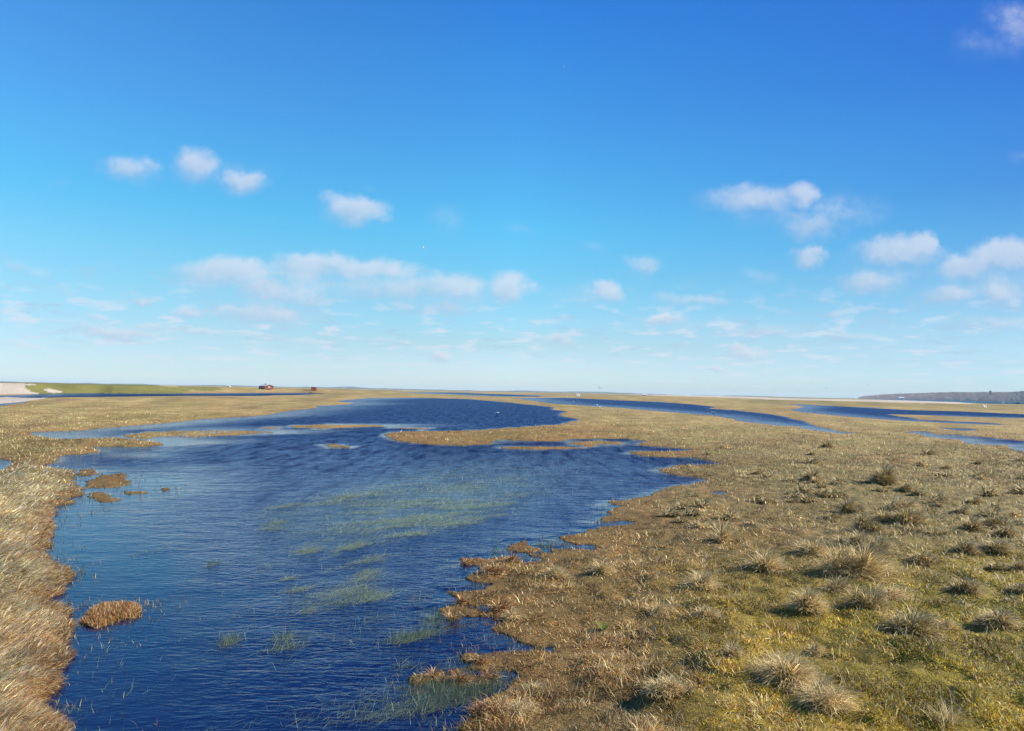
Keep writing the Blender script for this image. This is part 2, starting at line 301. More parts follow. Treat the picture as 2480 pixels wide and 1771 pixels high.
STRAW = np.array((0.55, 0.425, 0.20)); OLIVE = np.array((0.26, 0.20, 0.042)); BROWN = np.array((0.30, 0.165, 0.060))
YG = np.array((0.54, 0.40, 0.030)); RUSSET = np.array((0.42, 0.19, 0.06)); GOLD = np.array((0.82, 0.65, 0.345)); GREEN = np.array((0.14, 0.175, 0.035)); SAND = np.array((0.52, 0.43, 0.33))
PAL = np.stack([STRAW, OLIVE, BROWN, YG, RUSSET, GOLD, GREEN])
def weights(x, y, sd, xd, yd):                     # what grows where
    r = np.hypot(x, y); n = x.shape
    A = fbm(x * .55, y * .55, 61, 3); B = fbm(x * 1.6, y * 1.6, 71, 3); Cc = fbm(x * .18, y * .18, 81, 3)
    Wt = np.zeros(n + (7,))
    fa = sstep(r, 14, 34); nr = 1 - fa
    Wt[..., 0] = 0.26 + 0.5 * fa + 0.5 * np.clip((B - .5) * 4, 0, 1)
    Wt[..., 1] = 0.42 * nr + 0.12 * fa + 0.5 * np.clip((A - .5) * 4, 0, 1) * (1 - .5 * fa)
    Wt[..., 2] = 0.18 + 0.4 * np.clip((.48 - A) * 5, 0, 1)
    yb = sstep(xd, 1380, 1650) * sstep(yd, 1180, 1380)
    Wt[..., 3] = yb * (1.5 + 3.0 * np.clip((Cc - .42) * 4, 0, 1)) + 0.15
    Wt[..., 6] = 0.12 + yb * 0.7 * np.clip((A - .45) * 5, 0, 1) + 0.3 * sstep(r, 18, 24) * sstep(r, 38, 28) * sstep(xd, 1600, 1900)
    Wt[..., 0] *= (1 - .45 * yb); Wt[..., 2] *= (1 - .6 * yb)
    sh = sstep(sd, 1.4 + .02 * r, 0.0)
    Wt[..., 4] = 0.06 + sh * (0.45 + .9 * np.clip((B - .45) * 4, 0, 1)); Wt[..., 2] += sh * .35
    lb = sstep(xd, 200, 165) * sstep(r, 34, 24)
    for k in (1, 3, 6): Wt[..., k] *= (1 - .9 * lb)
    Wt[..., 5] = lb * (1.5 + 1.2 * B) * sstep(sd, .0, .8) ; Wt[..., 4] += lb * .5 * sstep(sd, .9, 0); Wt[..., 2] += lb * .25
    pen = sstep(xd, 820, 900) * sstep(xd, 1500, 1250) * sstep(yd, 1006, 996) * sstep(yd, 938, 950) + ((yd < 1012) & (xd > 1380) & (xd < 1550) & (yd > 1002)) * 1.0
    Wt[..., 4] += pen * .6; Wt[..., 0] *= 1 - .5 * np.clip(pen, 0, 1)
    lp = np.log(r + 1); az_ = np.arctan2(x, y); FP = fbm(az_ * 26, lp * 16, 171, 4); FQ = fbm(az_ * 45 + 9, lp * 26, 181, 4)
    fz = sstep(r, 22, 50)
    Wt[..., 1] += fz * 1.5 * sstep(FP, .5, .68); Wt[..., 2] += fz * 1.5 * sstep(FQ, .5, .66); Wt[..., 4] += fz * .5 * sstep(FP, .45, .3)
    rf = sstep(xd, 1500, 1750) * sstep(r, 330, 420); Wt[..., 1] += rf * .9; Wt[..., 6] += rf * .6
    il = np.zeros(n, bool)
    for p in IP: il |= inpoly(x, y, p)
    il &= r < 45
    Wt[il] = (.08, .35, .5, 0, .35, 0, .05)
    sb_ = sstep(sd, 9, 1) * sstep(r, 30, 20) * (xd > 900); Wt[..., 2] += 1.3 * sb_ * A; Wt[..., 4] += .7 * sb_ * B
    gd = inpoly(xd, yd, z1((220,105),(400,98),(900,105),(1300,115),(1420,130),(1650,150),(1680,178),(1600,198),(300,198),(235,160))) & (r > 230)
    gd2 = inpoly(xd, yd, z1((1560,130),(1900,135),(2010,160),(1900,172),(1620,160))) & (r > 230)
    gg = gd | gd2
    Wt[gg] = (.10, .45, .12, .02, 0, 0, .9)
    return Wt / Wt.sum(-1, keepdims=True)
xd, yd = proj(GX, GY, Z)
Wt = weights(GX, GY, SD, xd, yd)
Cg = Wt @ PAL
fn = sstep(gr, 25, 90)[..., None]
mott = fbm(GX * 1.3 / (1 + gr / 40), GY * .8 / (1 + gr / 40), 91, 4)[..., None]
streak = fbm(GX * 6 / (3 + gr / 12), np.log(gr + 1) * 70, 95, 3)[..., None]
Cg = Cg * (0.55 * (1 - fn) + fn * (0.55 + 0.55 * mott + 0.35 * (streak - .5)))
mud = sstep(SD, 0.10, -0.05)[..., None]
Cg = Cg * (1 - mud) + np.array((0.035, 0.030, 0.022)) * mud
sandp = inpoly(xd, yd, z4((-40,234),(1700,266),(1840,289),(1300,281),(700,263),(-40,249))) | \
        inpoly(xd, yd, z3((-10,157),(300,162),(900,171),(1300,187),(2274,217),(2290,232),(1300,199),(900,182),(300,172),(-10,166))) | \
        inpoly(xd, yd, z2((-10,118),(600,134),(1300,150),(2274,160),(2274,170),(1300,161),(600,143),(-10,135))) | \
        inpoly(xd, yd, z1((1420,118),(2274,120),(2274,136),(1420,128))) | inpoly(xd, yd, z1((-900,80),(-10,100),(200,106),(340,114),(225,128),(240,165),(360,200),(-10,205),(-900,205))) | \
        inpoly(xd, yd, z1((-600,226),(40,226),(430,234),(250,262),(0,300),(-600,330))) | inpoly(xd, yd, z1((370,160),(470,153),(570,188),(450,191)))
sandp = sandp & (gr > 60) & front & (SD > 0)
Cg = np.where(sandp[..., None], SAND * (0.86 + .28 * mott), Cg)
path = inpoly(xd, yd, z1((-900,84),(0,92),(900,103),(900,107),(0,100),(-900,95))) & (gr > 200)
Cg = np.where(path[..., None], np.array((.16, .115, .09)), Cg)
nr_, nt_ = GX.shape
idx = np.arange(nr_ * nt_).reshape(nr_, nt_)
Q = np.stack([idx[:-1, :-1], idx[:-1, 1:], idx[1:, 1:], idx[1:, :-1]], -1).reshape(-1, 4)

def attr_mat(name, rough=0.9, trans=0.0, spec=0.2, noise_scale=0.0, bump=0.0):
    m = bpy.data.materials.new(name); m.use_nodes = True; t = NT(m.node_tree)
    a = t.n('ShaderNodeVertexColor', layer_name='tint').outputs[0]
    p = t.n('ShaderNodeBsdfPrincipled'); p.inputs['Roughness'].default_value = rough; p.inputs['Specular IOR Level'].default_value = spec
    if noise_scale:
        g = t.n('ShaderNodeNewGeometry').outputs['Position']
        nz = t.m('ADD', t.m('MULTIPLY', t.noise(g, noise_scale, 4, .65), .45), t.m('MULTIPLY', t.noise(g, noise_scale * 11, 4, .7), .55)); a = t.mix(1.0, a, t.ramp(nz, [(.34, (.30, .27, .25)), (.5, (.95, .95, .95)), (.66, (1.7, 1.65, 1.5))]), 'MULTIPLY')
        if bump:
            b = t.n('ShaderNodeBump'); b.inputs['Strength'].default_value = bump; b.inputs['Distance'].default_value = 0.06; t.l(nz, b.inputs['Height']); t.l(b.outputs[0], p.inputs['Normal'])
    t.set(p.inputs['Base Color'], a)
    o = t.n('ShaderNodeOutputMaterial')
    if trans:
        tr = t.n('ShaderNodeBsdfTranslucent'); t.l(a, tr.inputs[0]); mx_ = t.n('ShaderNodeMixShader'); mx_.inputs[0].default_value = trans
        t.l(p.outputs[0], mx_.inputs[1]); t.l(tr.outputs[0], mx_.inputs[2]); t.l(mx_.outputs[0], o.inputs[0])
    else: t.l(p.outputs[0], o.inputs[0])
    return m
M_ground = attr_mat('marsh_ground', noise_scale=2.4, bump=0.8)
M_grass = attr_mat('grass_blades', rough=0.55, trans=0.28, spec=0.25)
gme = mesh_np('ground', np.stack([GX, GY, Z], -1).reshape(-1, 3), quads=Q, colors=Cg.reshape(-1, 3), smooth=True)
tag(link('ground', gme, M_ground), kind='structure')

# ------------------------------------------------------------------ water
wind = np.array((0.80, 0.60))
sub_r = np.arange(0, nr_, 2); sub_t = np.arange(0, nt_, 3)
if sub_r[-1] != nr_ - 1: sub_r = np.append(sub_r, nr_ - 1)
if sub_t[-1] != nt_ - 1: sub_t = np.append(sub_t, nt_ - 1)
wx, wy, wsd = GX[np.ix_(sub_r, sub_t)], GY[np.ix_(sub_r, sub_t)], SD[np.ix_(sub_r, sub_t)]
calm = np.zeros(wx.shape); wr = np.hypot(wx, wy)
sc_ = 0.5 + wr / 90
for k in np.linspace(.3, 8, 12): calm += sstep(samp(SD0, wx - wind[0] * k * sc_, wy - wind[1] * k * sc_), -.35 - .01 * wr, .35 + .01 * wr)
calm = sstep(calm / 12, .05, 1) * (0.75 + .5 * fbm(wx * .3, wy * .3, 7, 3)); calm = np.maximum(calm, sstep(wsd, -0.7, -.05) * .9)
cx_, cy_ = proj(wx, wy, 0 * wx)
for px, py, sx, sy, k in [(340, 1075, 150, 32, 1), (420, 1040, 120, 10, .5), (300, 1010, 100, 9, .8), (230, 1150, 90, 40, .45), (480, 955, 160, 7, .7), (900, 945, 110, 4, .6), (200, 1260, 110, 90, .35), (1200, 1185, 80, 12, .5), (1100, 1220, 80, 14, .4)]:
    calm = np.maximum(calm, k * np.exp(-((cx_ - px) / sx) ** 2 - ((cy_ - py) / sy) ** 2) * (wr < 120))
calm = np.clip(calm * 1.1, 0, 1) * (1 - .45 * sstep(wr, 50, 130))
a_, b_ = wx.shape; wi = np.arange(a_ * b_).reshape(a_, b_)
WQ = np.stack([wi[:-1, :-1], wi[:-1, 1:], wi[1:, 1:], wi[1:, :-1]], -1).reshape(-1, 4)
mnsd = wsd.reshape(-1)[WQ].min(1); WQ = WQ[mnsd < 0.6 + 0.03 * wr.reshape(-1)[WQ].min(1)]
weedf = 0 * calm
for x, y, sx, sy, k in [(1300,480,560,70,.85),(1750,560,520,110,1),(1200,690,520,100,.9),(1800,690,380,80,.9),(500,700,300,50,.7),(1250,820,330,50,.8),(1600,830,260,30,.8),(900,570,300,40,.5),(2100,520,220,60,.7),(300,660,240,20,.5),(250,820,150,25,.55),(1080,880,130,20,.6),(750,985,330,40,.45),(1000,1270,200,50,.2),(850,1430,330,50,.2),(2150,610,200,50,.6)]:
    p = z6((x, y))[0]; weedf = np.maximum(weedf, k * np.exp(-((cx_ - p[0]) / sx * 2.5) ** 2 - ((cy_ - p[1] + (cx_ - p[0]) * .17) / sy * 2.6) ** 2))
seaf = inpoly(cx_, cy_, PONDS[-1]) | (wr > 900)
wme = mesh_np('water', np.stack([wx, wy, 0 * wx], -1).reshape(-1, 3), quads=WQ, colors=np.stack([calm, seaf * 1.0, weedf * (wr < 60)], -1).reshape(-1, 3), smooth=True)
mw = bpy.data.materials.new('rippled_water'); mw.use_nodes = True; t = NT(mw.node_tree)
ca = t.n('ShaderNodeSeparateColor'); t.l(t.n('ShaderNodeVertexColor', layer_name='tint').outputs[0], ca.inputs[0]); calmS = ca.outputs[0]; seaS = ca.outputs[1]
pos = t.n('ShaderNodeNewGeometry').outputs['Position']
mp = t.n('ShaderNodeMapping'); t.l(pos, mp.inputs[0]); mp.inputs['Rotation'].default_value = (0, 0, R(-8)); mp.inputs['Scale'].default_value = (0.42, 1.0, 1)
mp2 = t.n('ShaderNodeMapping'); t.l(pos, mp2.inputs[0]); mp2.inputs['Rotation'].default_value = (0, 0, R(14)); mp2.inputs['Scale'].default_value = (0.6, 1.0, 1)
h1 = t.noise(mp.outputs[0], 10.5, 2, .5, .6); h2 = t.noise(mp2.outputs[0], 1.5, 2, .5, .2); h3 = t.noise(mp.outputs[0], 19, 2, .5, .4)
ln = t.v('LENGTH', pos); far_w = t.mr(ln, 14, 60, 0, 1)
mp4 = t.n('ShaderNodeMapping'); t.l(pos, mp4.inputs[0]); mp4.inputs['Rotation'].default_value = (0, 0, R(6)); mp4.inputs['Scale'].default_value = (1.5, .34, 1)
gust = t.mr(t.noise(mp4.outputs[0], 1.0, 4, .7, .4), .36, .64, t.mr(far_w, 0, .6, .8, .25), t.mr(far_w, 0, .6, 1.15, 1.8))
amp = t.mr(calmS, 0.0, 1.0, 1.0, 0.22)
hh = t.m('ADD', t.m('MULTIPLY', h1, t.mr(far_w, 0, 1, .034, .07)), t.m('ADD', t.m('MULTIPLY', h2, t.mr(far_w, 0, 1, .06, .34)), t.m('MULTIPLY', h3, 0.006)))
bmp = t.n('ShaderNodeBump'); bmp.inputs['Distance'].default_value = 1.0; bmp.inputs['Strength'].default_value = 1.0
t.l(t.m('MULTIPLY', hh, amp), bmp.inputs['Height'])
fr_ = t.n('ShaderNodeFresnel'); fr_.inputs[0].default_value = 1.33; t.l(bmp.outputs[0], fr_.inputs['Normal'])
gl = t.n('ShaderNodeBsdfGlossy'); gl.inputs['Roughness'].default_value = 0.07; t.l(t.mix(t.m('MULTIPLY', t.mr(calmS, 0, .8, 1, 0), t.mr(far_w, 0, 1, .55, 1)), (1, 1, 1), (.40, .66, 1)), gl.inputs[0]); t.l(bmp.outputs[0], gl.inputs['Normal'])  # gloss tinted blue on choppy water, imitating reflection of the higher sky
tr = t.n('ShaderNodeBsdfTransparent'); tr.inputs[0].default_value = (0.25, 0.30, 0.42, 1)
df = t.n('ShaderNodeBsdfDiffuse'); mp3 = t.n('ShaderNodeMapping'); t.l(pos, mp3.inputs[0]); mp3.inputs['Rotation'].default_value = (0, 0, R(-30)); mp3.inputs['Scale'].default_value = (.5, 2.4, 1)
wn_ = t.m('MULTIPLY', ca.outputs[2], t.mr(t.noise(mp3.outputs[0], 1.6, 5, .65), .36, .62, .3, 1.0)); t.l(t.mix(wn_, t.mix(seaS, (0.005, 0.015, 0.092), (0.012, 0.045, 0.055)), (.14, .22, .22)), df.inputs[0])
mA = t.n('ShaderNodeMixShader'); t.l(t.m('MAXIMUM', t.mr(seaS, 0, 1, 0.55, 1.0), wn_), mA.inputs[0]); t.l(tr.outputs[0], mA.inputs[1]); t.l(df.outputs[0], mA.inputs[2])
mB = t.n('ShaderNodeMixShader'); t.l(t.m('MINIMUM', fr_.outputs[0], t.mr(calmS, 0, 1, t.m('MULTIPLY', t.mr(far_w, 0, 1, .52, .28), gust), .8)), mB.inputs[0]); t.l(mA.outputs[0], mB.inputs[1]); t.l(gl.outputs[0], mB.inputs[2])
oo = t.n('ShaderNodeOutputMaterial'); t.l(mB.outputs[0], oo.inputs[0])
tag(link('water', wme, mw), kind='structure')

# ------------------------------------------------------------------ grass
def blades(x, y, z, L, wd, lean, az, col, curl=0.5, twist=None):
    """tapered two-joint blades; lean = tilt from upright in radians, az = the way they lean"""
    n = len(x); dxy = np.stack([np.cos(az), np.sin(az)], 1)
    tw = az + np.pi / 2 + (rng.normal(0, .5, n) if twist is None else twist)
    sv = np.stack([np.cos(tw), np.sin(tw), np.zeros(n)], 1) * (wd / 2)[:, None]
    b = np.stack([x, y, z], 1)
    l2 = np.clip(lean + curl, 0, 1.75)
    d1 = np.concatenate([dxy * np.sin(lean)[:, None], np.cos(lean)[:, None]], 1)
    d2 = np.concatenate([dxy * np.sin(l2)[:, None], np.cos(l2)[:, None]], 1)
    m = b + d1 * (L * .55)[:, None]; tp = m + d2 * (L * .45)[:, None]
    V = np.stack([b - sv, b + sv, m + sv * .8, m - sv * .8, tp], 1).reshape(-1, 3)
    k = np.arange(n) * 5
    q = np.stack([k, k + 1, k + 2, k + 3], 1); tr = np.stack([k + 3, k + 2, k + 4], 1)
    return V, q, tr, np.repeat(col, 5, 0)
def blade_mesh(name, *a, **k):
    V, q, tr, c = blades(*a, **k); return mesh_np(name, V, q, tr, c)
def pick(Wt):
    c = np.cumsum(Wt, 1); u = rng.random(len(c))[:, None]; return (u > c).sum(1).clip(0, 6)
def field(n, y0, y1, x0=-170, x1=2444, pw=1.0):
    """points spread over the land that lies between two picture heights"""
    x = rng.uniform(x0, x1, n); y = y0 + (y1 - y0) * rng.random(n) ** pw
    y = hor(x) + y
    gx, gy = ground(x, y); return gx, gy
def isle(x, y):
    m = np.zeros(np.shape(x), bool)
    for p in IP: m |= inpoly(x, y, p)
    return m
def grow(name, n, y0, y1, label, pw=1.0, lmul=1.0):
    gx, gy = field(n, y0, y1, pw=pw); sd = samp(SD, gx, gy); r = np.hypot(gx, gy)
    k = sd > 0.0; k &= rng.random(n) < sstep(sd + .05, 0, 0.25) + .4
    gx, gy, sd, r = gx[k], gy[k], sd[k], r[k]; gz = samp(Z, gx, gy); n = len(gx)
    px, py = proj(gx, gy, gz)
    nos = inpoly(px, py, z1((-900,60),(220,60),(340,114),(225,128),(240,165),(430,234),(250,262),(0,303),(-900,330))) | inpoly(px, py, z4((-40,230),(1700,262),(1840,289),(1300,281),(700,263),(-40,249)))
    Wg = weights(gx, gy, sd, px, py); c = pick(Wg)
    pn = fbm(gx * 1.7 / (1 + r / 60), gy * 1.1 / (1 + r / 60), 101, 4)
    cl = PAL[c] * np.exp(rng.normal(0, 1, n) * np.interp(r, [15, 50], [.36, .2]))[:, None] * (0.68 + .7 * sstep(pn, .3, .7))[:, None] * (.74 + .5 * fbm(np.arctan2(gx, gy) * 30, np.log(r + 1) * 22, 151, 4))[:, None]
    lb = sstep(px, 200, 165) * sstep(r, 34, 24); isl = lb > rng.random(n)
    clump = fbm(gx * 2.8, gy * 2.8, 111, 2); cov = np.clip((clump - .5) * 4, -1, 1)
    L = (0.055 + 0.045 * rng.random(n)) * (1 + .6 * cov) * (1 + 0.9 * (c == 0)) * (1 + sstep(r, 20, 60) * .5) * (1 - .2 * (sstep(sd, .8, .1)))
    grassy = np.isin(c, (1, 3, 6)); L *= np.where(grassy, .8, 1)
    far_ = sstep(r, 60, 260); L *= .85 * (1 - .55 * sstep(r, 40, 160)); L *= np.where(isle(gx, gy), .75, 1)
    lean = np.clip(rng.normal(1.0, .35, n), .1, 1.45); az = rng.uniform(0, 2 * np.pi, n)
    az = np.where(rng.random(n) < .35, rng.normal(.6, .6, n), az)
    L = np.where(isl, (0.12 + .16 * rng.random(n)) * (.5 + .5 * sstep(sd, .05, .6)), L); lean = np.where(isl, np.clip(rng.normal(1.02, .2, n), .3, 1.4), lean)
    flow = 0.35 + (fbm(gx * .8, gy * .8, 121, 3) - .5) * 2.2
    az = np.where(isl, flow + rng.normal(0, .38, n), az)
    L = L * lmul
    wd = np.maximum(0.0045, r / 740 * np.interp(r, [10, 60], [.75, .5])) * (0.7 + .6 * rng.random(n)) * np.where(isl, .95, 1)
    g = ~nos
    me = blade_mesh(name, gx[g], gy[g], gz[g] - .01, L[g], wd[g], lean[g], az[g], cl[g], curl=.35)
    return tag(link(name, me, M_grass), label, 'grass', kind='stuff')
grow('short_grass', 480000, 205, 840, 'short mixed green, brown and straw grass covering the marsh beside the water', pw=.85)
grow('far_grass', 300000, 11, 205, 'pale straw marsh grass on the farther banks between the pools', pw=1.0)

def copy_free(gx): return gx
# extra long gold grass on the left bank
def bank(n):
    x = rng.uniform(-330, 190, n); y = rng.uniform(1030, 1800, n); gx, gy = ground(x, y); sd = samp(SD, gx, gy); k = sd > .02
    gx, gy, sd = gx[k], gy[k], sd[k]; n = len(gx); gz = samp(Z, gx, gy); r = np.hypot(gx, gy)
    inner = sstep(sd, .05, .7); u = rng.random(n)
    B = fbm(gx * 1.3, gy * 1.3, 131, 4)
    c = np.where((u < .42 + .45 * inner * (B > .4))[:, None], GOLD * 1.15, np.where((u < .9)[:, None], BROWN * 1.2 + .05, OLIVE * 1.5))
    c = c * np.exp(rng.normal(0, .36, n))[:, None]
    c = c * np.where(rng.random(n) < .12, 1.35, .92)[:, None]; c = np.minimum(c, .9)
    L = (.10 + .22 * rng.random(n)) * (.45 + .55 * inner); lean = np.clip(rng.normal(.95, .22, n) + .15 * inner, .2, 1.4)
    az = .35 + (fbm(gx * .8, gy * .8, 121, 3) - .5) * 2.2 + rng.normal(0, .5, n)
    me = blade_mesh('long_bank_grass', gx, gy, gz - .01, L, np.maximum(.004, r / 740 * .85) * (.7 + .6 * rng.random(n)), lean, az, c, curl=rng.uniform(.0, .8, n))
    tag(link('long_bank_grass', me, M_grass), 'long wind-combed golden grass along the left bank of the lake', 'grass', kind='stuff')
bank(110000)

# drowned and floating grass in the lake
def weed():
    xs, ys, cs, Ls, ls = [], [], [], [], []
    def patch(px, py, sx, sy, n, pale=1.0, up_=0.0, L=.2):
        x = rng.normal(px, sx, n); y = rng.normal(py, sy * .8, n) - (x - px) * .20
        gx, gy = ground(x, y); xs.append(gx); ys.append(gy)
        base = np.array((.23, .28, .19)) * pale * (1 - up_) + np.array((.17, .21, .11)) * up_ * pale
        cs.append(base * np.exp(rng.normal(0, .25, n))[:, None]); Ls.append(L * (.5 + rng.random(n))); ls.append(np.where(rng.random(n) < up_, rng.uniform(.1, .9, n), rng.uniform(1.3, 1.52, n)))
    def zz(f, x, y): return f((x, y))[0]
    for x, y, sx, sy, n in [(1300,480,420,45,7000),(1700,560,420,60,9000),(1300,700,330,70,9000),(1750,700,300,60,7000),(1650,830,220,22,4500),(2000,500,200,50,4500),(1000,640,260,40,3500),(900,560,250,25,2500),(2050,620,150,40,2500),(1350,770,200,50,3000)]:
        p = zz(z6, x, y); patch(p[0], p[1] + 3, sx / 2.9, sy / 3.3, int(n * .55), 1.3, .05, .16)
    for x, y, sx, sy, n in [(340,650,120,8,900),(220,820,60,25,900),(1080,875,90,14,1200),(600,955,70,14,800),(470,1055,60,20,900),(900,1000,80,18,700),(720,1085,25,8,250),(1020,1130,90,30,700),(760,1195,90,12,450),(1000,1250,60,30,500),
        (900,1380,130,50,1000),(640,1470,150,40,900),(1080,1440,80,25,400),(520,1520,80,30,350),(150,1180,40,12,200),(430,1375,80,12,250),(340,1280,50,8,160),(800,590,80,10,400),(980,740,60,10,300)]:
        p = zz(z6, x, y); patch(p[0], p[1], sx / 3.3, sy / 3.6, int(n * .8), 1.15, .05, .17)
    zc_ = fr(500, 1371, 3.79)
    for x, y, sx, sy, n in [(200,700,60,35,260),(300,470,80,14,200),(700,670,70,18,130),(700,760,110,25,200),(1900,660,130,25,700),(1850,900,120,60,300),(2150,1050,90,70,700),(2000,1250,250,110,700),(1500,1400,300,70,300),(2100,500,60,25,220),(1650,470,150,30,100),(900,350,160,50,400),(1250,330,160,40,350),(1350,620,400,160,200),(1000,1350,500,80,160),(1950,300,100,50,80)]:
        p = zz(zc_, x, y); patch(p[0], p[1], sx / 4.13, sy / 4.13, n, 1.0, .5, .15)
    zd = fr(0, 1371, 4.0607)
    for x, y, sx, sy, n in [(1200,1250,180,60,40),(1600,500,600,300,90),(900,1400,250,120,70),(1100,650,500,200,60),(650,1550,80,60,90),(760,600,60,40,60),(760,60,30,60,60)]:
        p = zz(zd, x, y); patch(p[0], p[1], sx / 4.43, sy / 4.43, n, 1.2, .6, .13)
    for x, y, sx, sy, n in [(470,350,60,25,120),(800,640,120,9,120),(1250,470,90,12,120),(900,480,180,50,350),(520,590,60,20,150),(1150,980,90,12,160),(1670,1065,35,8,120)]:
        p = zz(z5, x, y); patch(p[0], p[1], sx / 3.54, sy / 3.54, n, .9, .5, .10)
    for x, y, sx, sy, n in [(1180,690,60,30,300),(820,920,60,20,300),(640,960,110,30,350),(350,1000,60,25,200),(560,1010,120,30,300),(1750,350,90,12,200),(900,215,200,8,200),(600,150,240,10,250)]:
        p = zz(z7, x, y); patch(p[0], p[1], sx / 3.26, sy / 3.26, n, .8, .5, .12)
    for x, y, sx, sy, n in [(560,440,70,25,300),(160,650,80,25,250),(300,1220,180,60,900),(600,1280,150,60,900),(250,1400,150,80,500),(850,950,120,25,300),(1100,970,110,30,350),(680,560,80,20,200),(850,690,60,30,200),(140,1560,120,50,200)]:
        p = zz(zb, x, y); patch(p[0], p[1], sx / 3.76, sy / 3.76, n, .85, .75, .12)
    gx, gy = np.concatenate(xs), np.concatenate(ys); c = np.concatenate(cs); L = np.concatenate(Ls); le = np.concatenate(ls)
    k = (samp(SD, gx, gy) < -.03) & (rng.random(len(gx)) < .12 + sstep(fbm((gx * .87 + gy * .5) * .6, (gy * .87 - gx * .5) * 2.6, 141, 4), .4, .6)); gx, gy, c, L, le = gx[k], gy[k], c[k], L[k], le[k]; n = len(gx); r = np.hypot(gx, gy)
    az = np.where(rng.random(n) < .8, rng.normal(.75, .35, n), rng.uniform(0, 6.28, n))
    me = blade_mesh('water_grass', gx, gy, np.full(n, .003), L, np.maximum(.004, r / 740 * .33), le, az, c, curl=.12)
    tag(link('water_grass', me, M_grass), 'pale green drowned grass floating and poking through the lake surface', 'water plants', kind='stuff')
weed()
def fringe(n=60000):                               # half-drowned stems that soften the water's edge
    x = rng.uniform(60, 1700, n); y = rng.uniform(1000, 1760, n); gx, gy = ground(x, y); sd = samp(SD, gx, gy); r = np.hypot(gx, gy)
    k = (sd < .05) & (sd > -.9) & (rng.random(n) < np.exp(sd / .22) * (.25 + 1.2 * (fbm(gx * 2, gy * 2, 161, 3) > .5))); gx, gy, r, sd = gx[k], gy[k], r[k], sd[k]; n = len(gx)
    c = np.array([OLIVE * 1.2, BROWN, RUSSET * .8, GREEN * 1.2])[rng.choice(4, n, p=[.4, .25, .15, .2])] * np.exp(rng.normal(0, .3, n))[:, None]
    me = blade_mesh('shore_stems', gx, gy, np.full(n, -.02), rng.uniform(.05, .13, n), np.maximum(.004, r / 740 * .5), np.abs(rng.normal(.5, .4, n)), rng.uniform(0, 6.28, n), c, curl=.3)
    tag(link('shore_stems', me, M_grass), 'short half-drowned stems standing in the shallows along the shore', 'water plants', kind='stuff')
fringe()

# ------------------------------------------------------------------ tussocks, one by one
def tuft_mesh(name, wd, ht, n, cols, swirl=0.0, spread=1.0, thin=1.0, swept=0.0, dist=12.0, L0=.3, L1=1.0):
    a = rng.uniform(0, 2 * np.pi, n); q = np.sqrt(rng.random(n)) * wd * .42
    x = q * np.cos(a); y = q * np.sin(a); rr = q / (wd * .42)
    nl = int(rng.integers(2, 5)); la = rng.uniform(0, 6.28, nl); lo = wd * rng.uniform(.1, .36, nl); ls_ = rng.uniform(.4, .8, nl); pk = rng.integers(0, nl, n)
    x = x * ls_[pk] * 1.25 + lo[pk] * np.cos(la[pk]); y = y * ls_[pk] + lo[pk] * np.sin(la[pk]) * .8; ht_ = ht * rng.uniform(.55, 1.15, nl)[pk]
    z = ht_ * .34 * (1 - rr ** 2) * (.6 + .8 * vnoise(x * 9 + n, y * 9, n)) - .02
    az = a + rng.normal(swirl, .8, n) + 2.2 * (vnoise(x * 7, y * 7 + n, 3) - .5); lean = (.10 + .7 * rr * spread) + np.abs(rng.normal(0, .45, n))
    if swept: az = np.where(rng.random(n) < swept, rng.normal(.5, .35, n), az); lean = lean + .25 * swept
    az = np.where(rng.random(n) < .45, rng.normal(.3, .7, n), az); lean = np.clip(lean + .18, 0, 1.4); L = ht_ * rng.uniform(L0, L1, n); ci = rng.choice(len(cols), n)
    c = np.array(cols)[ci] * np.exp(rng.normal(0, .36, n))[:, None]
    return blade_mesh(name, x, y, z, L, np.full(n, max(.005, dist / 740 * .6) * thin) * (.7 + .6 * rng.random(n)), lean, az, c, curl=.55 * spread)
PALE = np.minimum(STRAW * 1.3, .85); GREY = np.array((.60, .47, .26)); DG = np.array((.13, .12, .04))
KIN = {'pale': [PALE, PALE, STRAW, STRAW], 'green': [OLIVE, GREY, STRAW, OLIVE], 'mixed': [STRAW, GREY, STRAW, OLIVE], 'dark': [STRAW * .8, STRAW, OLIVE, GREY * .8], 'russet': [RUSSET, BROWN, RUSSET * .8, GOLD]}
tk = {}
def tuss(p, wpx, kind, label, hr=.6, dens=1.0, name='grass_tussock', cat='tussock', group='tussocks of coarse grass on the marsh', **kw):
    s = spot(*p); d = math.hypot(s.x, s.y); wm = wpx / F * d
    n = int(np.clip(1500 * dens * (wm / .6) ** 1.2 * min(1, (12 / d)) ** .8, 90, 3400))
    me = tuft_mesh(name, wm * .88, wm * hr * 1.25, n, KIN[kind], dist=d, **kw)
    o = link(name, me, M_grass, loc=s); return tag(o, label, cat, group)
T8 = lambda x, y, w_: (z8((x, y))[0], w_ / 3.54)
TR = lambda x, y, w_: (zr((x, y))[0], w_ / 2.95)
TB = lambda x, y, w_: (zb((x, y))[0], w_ / 3.76)
T7 = lambda x, y, w_: (z7((x, y))[0], w_ / 3.26)
